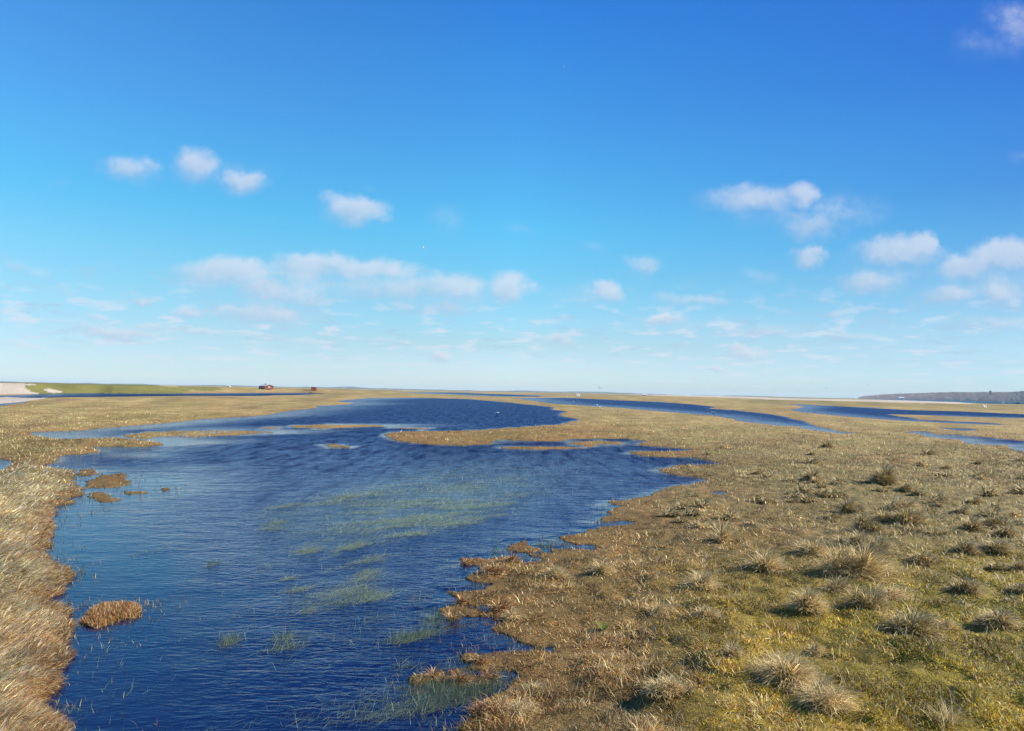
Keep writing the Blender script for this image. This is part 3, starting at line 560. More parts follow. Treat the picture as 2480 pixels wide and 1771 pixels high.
tl = [
 (TR(670,960,330), 'pale', 'largest pale domed tussock in the right foreground with a black shadow on its left', .62, {}),
 (TR(960,1110,260), 'pale', 'spiky bleached tussock just right of and below the largest foreground tussock', .6, {'spread': 1.15}),
 (TR(350,770,140), 'mixed', 'small dark straw tussock left of the largest foreground tussock', .55, {}),
 (TR(880,770,150), 'mixed', 'low dark tussock with curling stems just behind the largest foreground tussock', .5, {'spread': 1.3}),
 (TR(200,530,150), 'pale', 'small bleached white tuft on brown turf at the left of the yellow-green patch', .5, {}),
 (TR(180,330,210), 'pale', 'thin upright pale tussock alone on the brown turf near the middle of the marsh', .7, {'dens': .6}),
 (TR(540,215,200), 'pale', 'grey tussock leaning over a black hollow on the brown turf', .6, {}),
 (TR(860,490,190), 'pale', 'soft greyish tussock standing in green turf with a small black shadow at its left', .6, {}),
 (TR(1240,470,210), 'green', 'dark green rounded tussock below the curling pale stems', .65, {}),
 (TR(1340,400,250), 'pale', 'tussock of long pale stems curling in loops', .5, {'spread': 1.6, 'swirl': .9, 'dens': .45}),
 (TR(1560,620,320), 'green', 'broad dark tussock with a bleached right rim in the right foreground', .55, {}),
 (TR(1750,600,150), 'pale', 'thin pale tussock leaning against the broad dark bleached-rim tussock', .6, {'dens': .5}),
 (TR(2120,590,210), 'mixed', 'dark mound of grass near the right edge level with the broad dark tussock', .5, {}),
 (TR(1060,360,150), 'mixed', 'ragged tussock with white dead stems between the hollow and the curling stems', .6, {}),
 (TR(1160,260,260), 'pale', 'tall swirling tussock wrapped around a dark hollow', .75, {'swirl': .8}),
 (TR(1000,240,140), 'pale', 'bleached bent tuft at the left foot of the tall swirling tussock', .6, {}),
 (TR(1190,60,130), 'dark', 'dark olive tussock, left one of the pair above the tall swirling tussock', .7, {}),
 (TR(1310,100,130), 'mixed', 'dark tussock with straw tips, right one of the pair above the tall swirling tussock', .7, {}),
 (TR(1030,65,120), 'dark', 'low dark tuft just left of the pair of dark tussocks', .5, {}),
 (TR(850,110,200), 'pale', 'wide feathery pale tussock at the left of the tussock cluster', .45, {'dens': .7}),
 (TR(1900,110,150), 'dark', 'dark tussock alone on the right side, round with a black left face', .55, {}),
 (TR(1600,170,190), 'mixed', 'low long brown tussock right of the tall swirling tussock', .38, {}),
 (TR(1880,370,190), 'mixed', 'grassy mound with a few white stems right of the curling pale stems', .4, {}),
 (TR(2240,370,140), 'dark', 'dark mound at the right edge above the yellow-green turf', .45, {}),
 (TR(2180,430,90), 'mixed', 'very small tuft near the right edge just below the dark edge mound', .5, {}),
 (TR(2080,220,120), 'mixed', 'small low tuft between the lone dark tussock and the right edge', .45, {}),
 (TR(2250,225,110), 'dark', 'small dark tuft touching the right edge of the picture', .5, {}),
 (TR(2100,90,220), 'mixed', 'long low ridge of grass right of the lone dark round tussock', .3, {}),
 (TR(1750,1230,150), 'pale', 'sparse upright stalks with seed heads in the lower right corner', 1.15, {'dens': .05, 'spread': .45, 'L0': .8, 'L1': 1.15}),
 (T8(1180,395,260), 'dark', 'long black-sided tussock ridge farthest back in the cluster on the right', .42, {}),
 (T8(580,365,120), 'mixed', 'small tussock with a black centre and pale tips, left of the long black ridge', .6, {}),
 (T8(620,390,90), 'pale', 'pale tuft hugging the right side of the small black-centred tussock', .6, {}),
 (T8(800,480,90), 'mixed', 'flat little brown tuft below and left of the long black ridge', .4, {}),
 (T8(930,635,170), 'dark', 'dark upright tussock left of the middle of the cluster', .55, {}),
 (T8(1050,765,230), 'dark', 'tussock with a slanting black shadow in the middle of the cluster', .5, {}),
 (T8(1150,700,140), 'pale', 'golden bent tuft arching over the slanting black shadow', .65, {'swirl': .6}),
 (T8(1340,700,280), 'mixed', 'broad dark-fronted tussock in the middle of the cluster with straw on top', .45, {}),
 (T8(1380,600,260), 'pale', 'swept straw mat of grass behind the broad dark-fronted tussock', .3, {'swept': .6}),
 (T8(1360,450,110), 'mixed', 'small dark tuft just below the right end of the long black ridge', .5, {}),
 (T8(1440,475,80), 'dark', 'tiny dark tuft next to the small dark tuft below the ridge', .5, {}),
 (T8(1590,525,110), 'mixed', 'small round tuft right of the swept straw mat', .5, {}),
 (T8(1640,340,110), 'mixed', 'small dark tuft on green turf right of the long black ridge', .4, {}),
 (T8(1780,630,130), 'dark', 'flat black tuft on the right below the back slope', .35, {}),
 (T8(2000,650,130), 'mixed', 'dark tuft right of the flat black tuft', .45, {}),
 (T8(2050,740,200), 'dark', 'green-black mound near the right side, upper of two close together', .38, {}),
 (T8(2120,800,140), 'dark', 'green-black mound near the right side, lower of two close together', .4, {}),
 (T8(1810,760,170), 'mixed', 'upright tuft of mixed straw left of the two green-black mounds', .5, {}),
 (T8(1590,800,120), 'green', 'little green tuft between the broad dark-fronted tussock and the mixed straw tuft', .45, {}),
 (T8(1850,540,150), 'mixed', 'low tuft above the flat black tuft on the right', .35, {}),
 (T8(2255,365,80), 'dark', 'small dark tuft at the right edge high on the slope', .45, {}),
 (T8(2235,440,90), 'dark', 'second small dark tuft at the right edge, just below the high one', .4, {}),
 (T8(1900,240,70), 'mixed', 'tiny tuft on the back slope below the far blue creek', .5, {}),
 (T8(720,110,90), 'mixed', 'brown hummock high on the back slope left of the far creek', .45, {}),
 (T8(600,170,60), 'dark', 'tiny dark hummock below the brown hummock on the back slope', .5, {}),
 (T7(1950,945,90), 'pale', 'tall narrow pale plume of grass standing alone behind the brown turf', 1.5, {'spread': .45, 'swept': .5}),
 (TB(880,1470,330), 'pale', 'bleached shock of grass spilling towards the water at the bottom of the picture', .5, {'spread': 1.2}),
 (TB(1000,1290,150), 'pale', 'tall bent golden tuft just behind the bleached shock of grass', .9, {'swept': .5, 'dens': .5}),
 (TB(2150,1300,330), 'pale', 'wide greyish tussock at the bottom between the shore and the yellow-green turf', .45, {}),
 (TB(2050,640,260), 'pale', 'loose straw tussock on the brown turf right of the bright green rosette', .4, {'dens': .6}),
 (TB(1620,300,200), 'pale', 'twisted straw tuft on the shore above the bright green rosette', .55, {'dens': .6, 'swirl': .5}),
 (TB(1230,330,260), 'pale', 'straw tuft near the shore, left of the twisted straw tuft', .45, {'dens': .5}),
 (TB(640,1480,300), 'russet', 'russet tussock on the shore at the very bottom of the picture', .45, {}),
]
for (p, wpx), kind, lab, hr, kw in tl:
    kw = dict(kw); dn = kw.pop('dens', 1.0); tuss(p, wpx, kind, lab, hr, dn, **kw)
# the small look-alike tufts scattered over the slope behind the big tussocks
proto = [tuft_mesh('small_tuft', .42, .24, 220, KIN[k_], dist=26) for k_ in ('pale', 'mixed', 'dark', 'mixed')]
for i in range(64):
    for _ in range(30):
        px, py = random.uniform(1500, 2330), 985 + 190 * random.random() ** .7; q_ = spot(px, py)
        if float(samp(SD, np.array([q_.x]), np.array([q_.y]))[0]) > 1.2: break
    o = link('small_tuft', proto[i % 4]) if i >= 4 else link('small_tuft', proto[i], M_grass)
    o.location = q_; o.rotation_euler.z = random.uniform(-.5, .5); sc__ = random.uniform(.6, 1.5) * (.8 + q_.length / 60); o.scale = (sc__ * random.uniform(.8, 1.6), sc__, sc__ * random.uniform(.6, 1))
    tag(o, 'one of many small rough tufts scattered over the slope behind the big tussocks', 'tussock', 'small rough tufts on the back slope')
# rush clumps standing in the water
def rush(p, wpx, kind, lab, hr=.6, dens=1.0, name='rush_clump', **kw): tuss(p, wpx, kind, lab, hr, dens, name, 'rushes', 'rush clumps along the water edge', **kw)
rush(*TB(330,690,100), 'russet', 'orange shoots standing in the water left of the shore', 1.0, .5, spread=.6)
rush(*TB(180,1170,120), 'russet', 'orange tuft standing in shallow water at the tip of the sunken spit', .8, .5)
rush(*TB(390,1220,160), 'russet', 'golden rush clump on the sunken spit near the bottom of the lake', .8, .8)
rush(*TB(650,1180,130), 'russet', 'ochre rush clump where the sunken spit meets the shore', .8, .7)
rush(*TB(560,1060,150), 'russet', 'russet rush clump beside the mouth of the small inlet', .6, .7)
rush(*TB(820,690,140), 'pale', 'pale rush clump at the head of the small bay', .8, .5)
rush(*TB(680,620,220), 'russet', 'wide russet rush clump on the low spit above the small bay', .5, 1)
rush(*TB(440,560,130), 'russet', 'dark orange rush clump at the left end of the low spit', .6, .8)
rush(*TB(820,220,130), 'russet', 'rust-red rush clump on the shore by the calm inlet', .6, .8)
rush(*TB(470,225,140), 'russet', 'low brown rush clump at the left tip of the shore below the calm inlet', .4, .8)
rush(*TB(720,300,200), 'russet', 'dark russet rush clump just below the rust-red one', .45, .9)
# the russet islet by the left bank
def islet():
    poly = ISLETS[5]; bb = np.array(poly); n = 9000
    x = rng.uniform(bb[:, 0].min(), bb[:, 0].max(), n); y = rng.uniform(bb[:, 1].min(), bb[:, 1].max(), n); k = inpoly(x, y, poly); gx, gy = ground(x[k], y[k])
    sd = signed(gx, gy); n = len(gx); c0 = spot(*bb.mean(0)); gz = samp(Z, gx, gy)
    cols = np.array([RUSSET, RUSSET * .8, BROWN, GOLD * .8])[rng.choice(4, n)] * np.exp(rng.normal(0, .25, n))[:, None]
    L = (.06 + .09 * rng.random(n)) * (.6 + .4 * sstep(sd, 0, .3))
    me = blade_mesh('rush_islet', gx - c0.x, gy - c0.y, gz - c0.z, L, np.full(n, .007), np.abs(rng.normal(.4, .3, n)), rng.uniform(0, 6.28, n), cols, curl=.3)
    tag(link('rush_islet', me, M_grass, loc=c0), 'dense russet islet of rushes in the water beside the left bank', 'rushes')
islet()
# a green rosette plant
def rosette():
    s = spot(*zb((1590, 780))[0]); n = 36; a = rng.uniform(0, 6.28, n)
    me = blade_mesh('rosette_plant', .02 * np.cos(a), .02 * np.sin(a), np.zeros(n), rng.uniform(.12, .22, n), np.full(n, .013), rng.uniform(.4, 1.1, n), a, np.tile(np.array((.24, .29, .06)), (n, 1)) * np.exp(rng.normal(0, .15, n))[:, None], curl=.4, twist=np.zeros(n))
    tag(link('green_plant', me, M_grass, loc=s), 'bright green rosette plant alone in the brown turf near the shore', 'plant')
rosette()

# ------------------------------------------------------------------ plain materials
def mat(name, col, rough=.7, noise=0.0, scale=8.0):
    m = bpy.data.materials.new(name); m.use_nodes = True; t = NT(m.node_tree); p = t.n('ShaderNodeBsdfPrincipled'); p.inputs['Roughness'].default_value = rough
    g = t.n('ShaderNodeTexCoord').outputs['Object']; nz = t.noise(g, scale, 4)
    t.set(p.inputs['Base Color'], t.mix(nz, tuple(c * (1 - noise) for c in col), tuple(min(1, c * (1 + noise)) for c in col)))
    o = t.n('ShaderNodeOutputMaterial'); t.l(p.outputs[0], o.inputs[0]); return m
def planks(name, col):
    m = bpy.data.materials.new(name); m.use_nodes = True; t = NT(m.node_tree); p = t.n('ShaderNodeBsdfPrincipled'); p.inputs['Roughness'].default_value = .75
    g = t.n('ShaderNodeTexCoord').outputs['Object']; s = t.n('ShaderNodeSeparateXYZ'); t.l(g, s.inputs[0])
    k = t.m('FRACT', t.m('MULTIPLY', t.m('ADD', s.outputs[0], s.outputs[1]), 5.5)); gap = t.mr(k, .0, .12, .45, 1)
    nz = t.noise(g, 3, 4); c = t.mix(nz, tuple(c * .75 for c in col), tuple(c * 1.2 for c in col))
    sc = t.v('SCALE', c, gap); t.set(p.inputs['Base Color'], sc)
    o = t.n('ShaderNodeOutputMaterial'); t.l(p.outputs[0], o.inputs[0]); return m
M_red = planks('red_boards', (.23, .055, .042)); M_redl = planks('bright_red_boards', (.36, .085, .06)); M_roof = mat('pale_roof', (.58, .56, .55), .6, .12, 2); M_white = mat('white_paint', (.8, .8, .78), .6, .05)
M_dark = mat('dark_metal', (.04, .04, .045), .5, .2); M_glass = mat('window_glass', (.06, .08, .1), .1, .1); M_trim = mat('dark_red_trim', (.16, .03, .025), .7, .1)
M_bird = attr_mat('feathers', .7); M_orange = mat('bill_and_legs', (.6, .3, .04), .6, .1)
def box(bm, x0, x1, y0, y1, z0, z1_):
    v = [bm.verts.new(c) for c in ((x0,y0,z0),(x1,y0,z0),(x1,y1,z0),(x0,y1,z0),(x0,y0,z1_),(x1,y0,z1_),(x1,y1,z1_),(x0,y1,z1_))]
    for f in ((0,3,2,1),(4,5,6,7),(0,1,5,4),(1,2,6,5),(2,3,7,6),(3,0,4,7)): bm.faces.new([v[i] for i in f])
def prism(bm, pts, y0, y1):                        # outline in x,z pushed along y
    a = [bm.verts.new((x, y0, z)) for x, z in pts]; b = [bm.verts.new((x, y1, z)) for x, z in pts]; n = len(pts)
    bm.faces.new(a); bm.faces.new(b[::-1])
    for i in range(n): bm.faces.new((a[(i + 1) % n], a[i], b[i], b[(i + 1) % n]))
def done(name, bm, m, parent=None, loc=None, smooth=False):
    bmesh.ops.recalc_face_normals(bm, faces=bm.faces[:]); me = bpy.data.meshes.new(name); bm.to_mesh(me); bm.free()
    if smooth:
        for p in me.polygons: p.use_smooth = True
    return link(name, me, m, parent, loc)
def boxes(name, m, parent, *bs):
    bm = bmesh.new()
    for b in bs: box(bm, *b)
    return done(name, bm, m, parent)
# long red hut
hp = at(591, 863.3, 505); hp.z = zat(hp.x, hp.y)
hut = empty('red_hut', hp, R(40)); hut.location.z -= .05
tag(hut, 'long low red wooden hut with pale roof and dark chimney beyond the pond', 'hut')
W2, L2, hw, hrdg = 3.0, 10.6, 2.25, 3.15           # gable faces local -Y, long wall faces local -X
bm = bmesh.new(); prism(bm, [(-W2, 0), (W2, 0), (W2, hw), (0, hrdg), (-W2, hw)], -L2 / 2, L2 / 2); done('wall', bm, M_red, hut)
bm = bmesh.new(); e = .35
prism(bm, [(-W2 - e, hw - .105 + .02), (0, hrdg + .02), (0, hrdg + .14), (-W2 - e, hw + .02)], -L2 / 2 - .4, L2 / 2 + .4)
prism(bm, [(W2 + e, hw - .105 + .02), (0.002, hrdg + .02), (0.002, hrdg + .14), (W2 + e, hw + .02)], -L2 / 2 - .4, L2 / 2 + .4); roof = done('roof', bm, M_roof, hut)
bm = bmesh.new(); box(bm, -.35, .35, 1.0, 1.7, hrdg - .1, hrdg + .55); box(bm, -.14, .14, 1.2, 1.5, hrdg + .55, hrdg + .95); done('chimney', bm, M_dark, roof)
boxes('barge_board', M_trim, hut, (-W2 - .35, -.1, -L2 / 2 - .43, -L2 / 2 - .402, hw - .12, hw + .02))
w0 = boxes('window', M_white, hut, (-.6, .6, -L2 / 2 - .06, -L2 / 2 - .002, 1.1, 2.0)); boxes('pane', M_glass, w0, (-.3, .3, -L2 / 2 - .075, -L2 / 2 - .062, 1.25, 1.85))
for yy_ in (-3.6, -1.2, 2.6):
    wn = boxes('window', M_white, hut, (-W2 - .05, -W2 - .002, yy_ - .5, yy_ + .5, 1.0, 1.8)); boxes('pane', M_glass, wn, (-W2 - .065, -W2 - .052, yy_ - .4, yy_ + .4, 1.1, 1.7))
boxes('door', M_trim, hut, (-W2 - .05, -W2 - .002, .3, 1.2, .05, 1.95))
# small red shed
sp = at(697, 865.2, 535); sp.z = zat(sp.x, sp.y)
shed = empty('red_shed', sp, R(20)); shed.location.z -= .05
tag(shed, 'small boxy red shed with a sloping flat roof right of the long hut', 'shed')
bm = bmesh.new(); prism(bm, [(-1.8, 0), (1.8, 0), (1.8, 2.25), (-1.8, 2.6)], -1.45, 1.45); done('wall', bm, M_redl, shed)
bm = bmesh.new(); prism(bm, [(-2.0, 2.63), (2.0, 2.24), (2.0, 2.34), (-2.0, 2.73)], -1.6, 1.6); done('roof', bm, M_trim, shed)
boxes('door', M_trim, shed, (-.5, .4, -1.50, -1.452, .05, 1.95))
def cottage(p, dist, w_, lab, rz=0, z=None, wallm=None):
    c = at(p[0], p[1], dist); c.z = zat(c.x, c.y) - .1 if z is None else z
    e_ = empty('white_cottage', c, rz); tag(e_, lab, 'house'); h_ = w_ * .42
    bm = bmesh.new(); prism(bm, [(-w_ * .28, 0), (w_ * .28, 0), (w_ * .28, h_ * .6), (0, h_), (-w_ * .28, h_ * .6)], -w_ / 2, w_ / 2); o = done('wall', bm, M_white, e_); o.rotation_euler.z = R(90)
    bm = bmesh.new(); t_ = .04 * w_
    prism(bm, [(-w_ * .32, h_ * .56), (0, h_ * 1.01), (0, h_ * 1.01 + t_), (-w_ * .32, h_ * .56 + t_)], -w_ * .53, w_ * .53); prism(bm, [(w_ * .32, h_ * .56), (.003, h_ * 1.01), (.003, h_ * 1.01 + t_), (w_ * .32, h_ * .56 + t_)], -w_ * .53, w_ * .53)
    o = done('roof', bm, M_roof, e_); o.rotation_euler.z = R(90)
    boxes('window', M_glass, e_, (w_ * .1, w_ * .25, -w_ * .285, -w_ * .2802, h_ * .2, h_ * .45)); boxes('door', M_dark, e_, (-w_ * .2, -w_ * .1, -w_ * .285, -w_ * .2802, 0.02, h_ * .45))
cottage((507, 859), 1100, 5.0, 'white cottage roof behind the right end of the green dyke')
cottage((1431, 877), 1500, 9, 'low white house on the far pale beach near the middle right', R(12))

# ------------------------------------------------------------------ far hills, cliffs
def ridge(name, xs, tops, dist, depth, cols, base=-2, lab=None, rough_=1.0, seed=5, rows=14, gully=0.0, step=2.0):
    X = np.arange(xs[0], xs[-1], step); T = np.interp(X, xs, tops); D_ = np.interp(X, [xs[0], xs[-1]], dist) if hasattr(dist, '__len__') else np.full(len(X), float(dist))
    tt = np.concatenate([np.linspace(0, 1, rows), [1.6, 3.0]])
    V, C = [], []
    for k, t_ in enumerate(tt):
        prof = np.clip(t_, 0, 1) ** .8
        u = X * .05; g_ = fbm(u * 2.3 + 0 * t_, u * 0 + t_ * 1.2, seed, 4); gl_ = np.abs(fbm(u * 1.7 + 1.6 * t_, u * 0 + t_ * .8, seed + 9, 3) - .5) * 2
        hgt = T * prof * (1 - gully * gl_ * (1 if 0 < t_ < 1 else .15)) * (1 + rough_ * .12 * (g_ - .5))
        dd = D_ + depth * (t_ + gully * .8 * (g_ - .5) * (t_ < 1))
        d = ray(X, hor(X)); az = np.arctan2(d[:, 0], d[:, 1])
        rr_ = dd / np.cos(az)
        V.append(np.stack([rr_ * np.sin(az), rr_ * np.cos(az), base + hgt], 1))
        m1 = fbm(u * 5, u * 0 + t_ * 4, seed + 20, 4)[:, None]; m2 = sstep(fbm(u * 1.6, u * 0 + t_ * 3, seed + 30, 3), .60, .72)[:, None]
        C.append((cols[0] * (1 - m1) + cols[1] * m1) * (1 - m2 * .6) + cols[2] * m2 * .6)
    V = np.array(V); C = np.array(C); a, b = V.shape[:2]; ii = np.arange(a * b).reshape(a, b)
    q = np.stack([ii[:-1, :-1], ii[:-1, 1:], ii[1:, 1:], ii[1:, :-1]], -1).reshape(-1, 4)
    o = link(name, mesh_np(name, V.reshape(-1, 3), q, None, C.reshape(-1, 3), True), M_far); return tag(o, kind='structure')
M_far = attr_mat('far_land', .95)
hx = np.arange(-700, 1560, 12.0); hn = 8 + 22 * fbm(hx * .012, hx * 0, 3, 4) ** 1.5 + 6 * (vnoise(hx * .11, hx * 0, 9) > .7) * vnoise(hx * .4, hx * 0, 2)
hn = hn + 16 * np.exp(-((hx - 775) / 28) ** 2) + 6 * np.exp(-((hx - 1330) / 60) ** 2); hn *= sstep(hx, 1560, 1400)
ridge('hills', hx, hn, 9000, 900, (np.array((.05, .07, .05)), np.array((.10, .11, .06)), np.array((.30, .28, .22))), seed=5, rows=6)
h2x = np.arange(1540, 1900, 10.0); ridge('hills', h2x, 3 + 14 * np.clip(fbm(h2x * .02, h2x * 0, 8, 3) - .4, 0, 1) * 3 * sstep(h2x, 1540, 1580) * sstep(h2x, 1900, 1860), 11000, 500, (np.array((.06, .08, .07)), np.array((.08, .1, .08)), np.array((.2, .2, .18))), seed=15, rows=4)
cx2 = np.array([1903, 1910, 1918, 1960, 2015, 2070, 2130, 2198, 2240, 2274, 2340, 2500, 2800.])
ch = np.array([0, 3.5, 5.6, 9.5, 12.6, 15.5, 17.6, 18.6, 19.5, 22, 25, 28, 30]); cd = np.interp(cx2, [1903, 2800], [5200, 3000])
ridge('cliffs', cx2, ch * cd / 1642 * 1.12 + 1, [5200, 3000], 130, (np.array((.14, .09, .08)), np.array((.26, .16, .13)), np.array((.40, .30, .22))), base=-1, seed=25, rows=26, gully=.12, step=.8)
# things by the sea
def mast(p, dist, h_, lab, name='white_post', cat='post', z=None, grp=None):
    c = at(p[0], p[1], dist); c.z = max(zat(c.x, c.y), 0) if z is None else z
    e_ = empty(name, c); tag(e_, lab, cat, grp); boxes('post', M_white, e_, (-h_ * .13, h_ * .13, -h_ * .13, h_ * .13, 0, h_)); boxes('cap', M_white, e_, (-h_ * .2, h_ * .2, -h_ * .2, h_ * .2, h_, h_ * 1.12))
mast((2160, 895), 870, 2.4, 'white beacon post on the far shore, left and taller of two', grp='white beacon posts by the sea')
mast((2166, 896), 860, 1.6, 'white beacon post on the far shore, right and shorter of two', grp='white beacon posts by the sea')
def boat(p, dist, L_, lab, hull, sail=False):
    c = at(p[0], p[1], dist); c.z = 0; e_ = empty('boat', c, R(8)); tag(e_, lab, 'boat')
    bm = bmesh.new(); n = 9; prev = None
    for i in range(n):
        s = -1 + 2 * i / (n - 1); wv = .17 * L_ * (1 - abs(s) ** 3) + .01; sh_ = .1 * L_ * (1 + .4 * s * s)
        v = [bm.verts.new((s * L_ / 2, a * wv, z_)) for a, z_ in ((-1, sh_), (-.7, -.02 * L_), (.7, -.02 * L_), (1, sh_))]
        if prev:
            for j in range(4): bm.faces.new((prev[j], prev[(j + 1) % 4], v[(j + 1) % 4], v[j]))
        else: bm.faces.new(v[::-1])
        prev = v
    bm.faces.new(prev); done('hull', bm, hull, e_)
    boxes('cabin', hull if not sail else M_white, e_, (-.15 * L_, .12 * L_, -.08 * L_, .08 * L_, .11 * L_, .2 * L_))
    if sail:
        boxes('mast', M_white, e_, (-.02 * L_, .02 * L_, -.02 * L_, .02 * L_, .1 * L_, 1.2 * L_)); bm = bmesh.new(); prism(bm, [(.03 * L_, .25 * L_), (.42 * L_, .25 * L_), (.03 * L_, 1.15 * L_)], -.01 * L_, .01 * L_); done('sail', bm, M_white, e_)
boat((2227, 896), 1200, 5.5, 'small white sailing boat on the sea below the cliffs', M_white, True)
boat((2261, 898), 1000, 9, 'long low dark boat lying offshore at the right edge', M_dark)
cl_ = at(2001, 886.5, 4300); cottage((2001, 886), 4200, 30, 'tiny white house at the foot of the left end of the cliffs', z=1.5)
tw = at(2199, 872.5, 4550, 0); e_ = empty('cliff_tower', (tw.x, tw.y, tw.z - 4)); tag(e_, 'dark squat tower on top of the cliffs near the right edge', 'tower')
boxes('tower', M_dark, e_, (-5, 5, -5, 5, -8, 13)); bm = bmesh.new(); prism(bm, [(-5.8, 13), (5.8, 13), (0, 17)], -5.6, 5.6); done('roof', bm, M_dark, e_)
e_ = empty('wind_turbine', (at(156, 849, 5200).xy[0], at(156, 849, 5200).xy[1], 2)); tag(e_, 'tiny white wind turbine on the far left horizon above the dyke', 'wind turbine')
bm = bmesh.new(); bmesh.ops.create_cone(bm, cap_ends=True, segments=12, radius1=1.3, radius2=.8, depth=26, matrix=Matrix.Translation((0, 0, 13))); done('tower', bm, M_white, e_)
for k in range(3):
    bm = bmesh.new(); prism(bm, [(-.5, 0), (.7, 0), (.2, 11), (-.2, 11)], -.15, .15)
    o = done('rotor_blade', bm, M_white, e_); o.location = (0, -1.2, 26); o.rotation_euler.y = R(120 * k + 20)

# ------------------------------------------------------------------ birds
def bird_mesh(fly=0.0, fold=True, white=True):
    """one continuous body: tail to bill along +X, wings included; length about 1"""
    secs = [(-.52, .005, .07, .02), (-.42, .02, .09, .025), (-.28, .0, .09, .07), (-.1, -.02, .125, .12), (.08, -.01, .125, .13), (.2, .03, .09, .11), (.27, .09, .055, .07), (.32, .15, .05, .055), (.37, .18, .055, .058), (.42, .18, .035, .035), (.45, .175, .012, .014)]
    n = 12; V = []; T_ = []; Q_ = []
    for x, z, wy_, hz in secs:
        for k in range(n):
            a = 2 * math.pi * k / n; V.append((x, wy_ * math.cos(a), z + hz * math.sin(a)))
    for i in range(len(secs) - 1):
        for k in range(n): Q_.append((i * n + k, i * n + (k + 1) % n, (i + 1) * n + (k + 1) % n, (i + 1) * n + k))
    c = [(.88, .88, .86)] * len(V)
    for s in (-1, 1):
        b0 = len(V)
        if fold:
            pts = [(.16, .10, .07), (.02, .145, .075), (-.2, .12, .05), (-.45, .05, .04), (-.66, .02, .03)]
            for j, (x, y, z) in enumerate(pts):
                th = (.09, .1, .07, .03, .008)[j]
                V += [(x, s * (y + .012), z + th), (x, s * (y + .02), z - th * .9), (x, s * (y - .035), z + th * .9)]
                c += [(.74, .76, .80) if j < 4 else (.03, .03, .03)] * 3
            for j in range(4):
                for k in range(3): q = (b0 + j * 3 + k, b0 + j * 3 + (k + 1) % 3, b0 + j * 3 + 3 + (k + 1) % 3, b0 + j * 3 + 3 + k); Q_.append(q if s > 0 else q[::-1])
        else:
            st_ = [(.08, 0.0, .2, .22), (.12, .35, .2 + .0, .24), (.14, .6, .12, .20), (.02, 1.0, .02, .12), (-.16, 1.3, -.02, .03)]
            for j, (x, y, z, ch_) in enumerate(st_):
                z_ = .06 + (math.sin(fly) * y) * (1 if j < 3 else .9); yy2 = .05 + y * math.cos(fly)
                V += [(x, s * yy2, z_), (x - ch_ * .5, s * yy2, z_ + .018), (x - ch_ * 1.3, s * yy2, z_ - .004), (x - ch_ * .5, s * yy2, z_ - .014)]
                c += [(.72, .73, .75) if j < 4 else (.04, .04, .05)] * 4
            for j in range(4):
                for k in range(4): q = (b0 + j * 4 + k, b0 + j * 4 + (k + 1) % 4, b0 + j * 4 + 4 + (k + 1) % 4, b0 + j * 4 + 4 + k); Q_.append(q if s > 0 else q[::-1])
    if not white: c = [(.05, .05, .055)] * len(V)
    return mesh_np('gull', np.array(V), np.array(Q_), None, np.array(c), True)
GM = {('s', 1): bird_mesh(), ('f', 1): bird_mesh(R(35), False), ('f', 0): bird_mesh(R(20), False, False), ('u', 1): bird_mesh(R(62), False)}
def gull(pt, dist, size, lab, kind='s', rz=0.0, white=1, legs=True, grp='white gulls resting on the marsh', water=False, tilt=0.0):
    c = at(pt[0], pt[1], dist)
    if kind == 's': c.z = 0.0 if water else max(zat(c.x, c.y), 0) + .02
    e_ = empty('gull', c, rz); tag(e_, lab, 'gull', grp); e_.scale = (size * 1.05,) * 3
    o = link('body', GM[(kind, white)], None, e_)
    if not o.data.materials: o.data.materials.append(M_bird)
    if kind == 's': o.location.z = .09 if water else .32
    if tilt: o.rotation_euler.x = tilt
    bz = o.location.z
    bm = bmesh.new(); prism(bm, [(.43, .16), (.43, .19), (.53, .165), (.52, .15)], -.012, .012); b = done('beak', bm, M_orange, o)
    if kind == 's' and not water:
        for s in (-1, 1):
            bm = bmesh.new(); box(bm, .0, .025, s * .05 - .012, s * .05 + .012, 0, bz - .08); box(bm, 0, .09, s * .05 - .03, s * .05 + .03, 0, .012); done('leg', bm, M_orange, e_)
def g3(x, y): return z3((x, y))[0]
gull(g3(825, 309), 170, .8, 'white gull on the grass, leftmost of the row of three by the creek', rz=R(160))
gull(g3(843, 306), 173, .72, 'white gull on the grass, middle of the row of three by the creek', rz=R(120))
gull(g3(865, 308), 171, .8, 'white gull on the grass, rightmost of the row of three by the creek', rz=R(10))
gull(g3(910, 335), 140, .75, 'white gull with raised head standing below and right of the row of three', rz=R(110))
gull(g3(972, 320), 155, .5, 'smallest white gull, standing alone between two bigger ones on the grass', rz=R(200))
gull(g3(1020, 340), 138, .85, 'large white gull crouching at the right end of the flock', rz=R(170))
gull(g3(850, 279), 215, .85, 'white gull wading at the near edge of the creek behind the flock', rz=R(70), water=True)
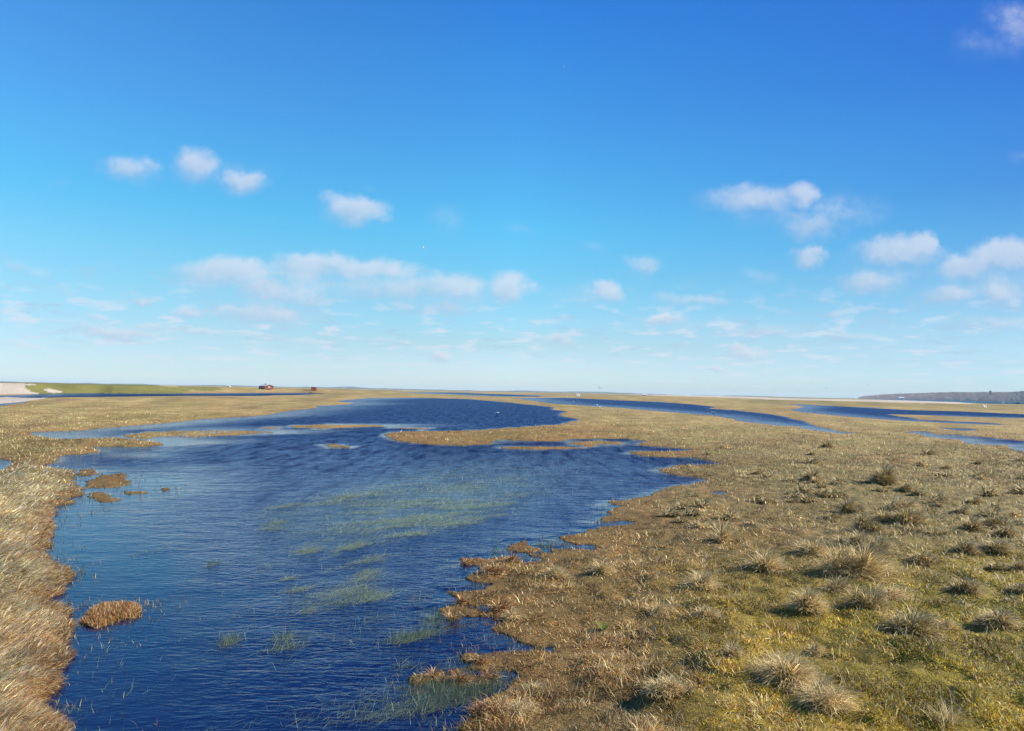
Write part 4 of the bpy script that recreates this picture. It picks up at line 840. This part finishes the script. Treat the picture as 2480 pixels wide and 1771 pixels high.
gull(g3(1817, 362), 150, .75, 'white gull floating on the creek far to the right of the flock', rz=R(175), water=True, grp='gulls floating on the water')
gull(z2((2147, 368))[0], 118, .72, 'white gull floating alone on the main lake', rz=R(5), water=True, grp='gulls floating on the water')
gull(g3(683, 198), 330, 1.3, 'white gull with lifted wings beyond the creek, upper of two', 'u', R(60), grp='gulls on the wing')
gull(g3(698, 207), 300, 1.1, 'white gull with lifted wings beyond the creek, lower of two', 'u', R(200), grp='gulls on the wing')
gull(g3(995, 211), 330, 1.2, 'white gull standing beyond the creek, right of the two with lifted wings', rz=R(150))
gull(g3(655, 219), 290, .7, 'white gull at the far edge of the creek, below the two with lifted wings', rz=R(20), water=True)
gull(g3(597, 174), 600, 1.6, 'white gull far off against the pale beach, farthest of all', rz=R(20))
gull(z4((1930, 320))[0], 150, .72, 'large white gull flying low over the marsh on the right', 'u', R(190), grp='gulls on the wing', tilt=R(12))
gull((1332, 862), 160, .62, 'dark gull flying just above the middle of the horizon', 'f', R(100), 0, grp='gulls on the wing', tilt=R(35))
gull((940, 552), 120, .42, 'white gull flying among the clouds in the middle of the sky', 'f', R(200), grp='gulls on the wing', tilt=R(-30))
gull((1252, 149), 150, .3, 'tiny white gull highest in the sky', 'f', R(150), grp='gulls on the wing', tilt=R(20))
gull(z4((515, 150))[0], 230, .45, 'tiny dark bird over the far beach, lower and left of two', 'f', R(100), 0, grp='gulls on the wing')
gull(z4((897, 118))[0], 230, .5, 'tiny dark bird over the far beach, higher and right of two', 'f', R(40), 0, grp='gulls on the wing')

# ------------------------------------------------------------------ the air itself
bm = bmesh.new(); box(bm, -24000, 24000, -24000, 24000, -6, 110)
hz = bpy.data.materials.new('haze'); hz.use_nodes = True; t = NT(hz.node_tree); pv = t.n('ShaderNodeVolumePrincipled'); pv.inputs['Color'].default_value = (.78, .93, 1, 1); pv.inputs['Density'].default_value = 5e-5
pv.inputs['Anisotropy'].default_value = 0; o = t.n('ShaderNodeOutputMaterial'); t.l(pv.outputs[0], o.inputs['Volume'])
tag(done('haze', bm, hz), kind='stuff')
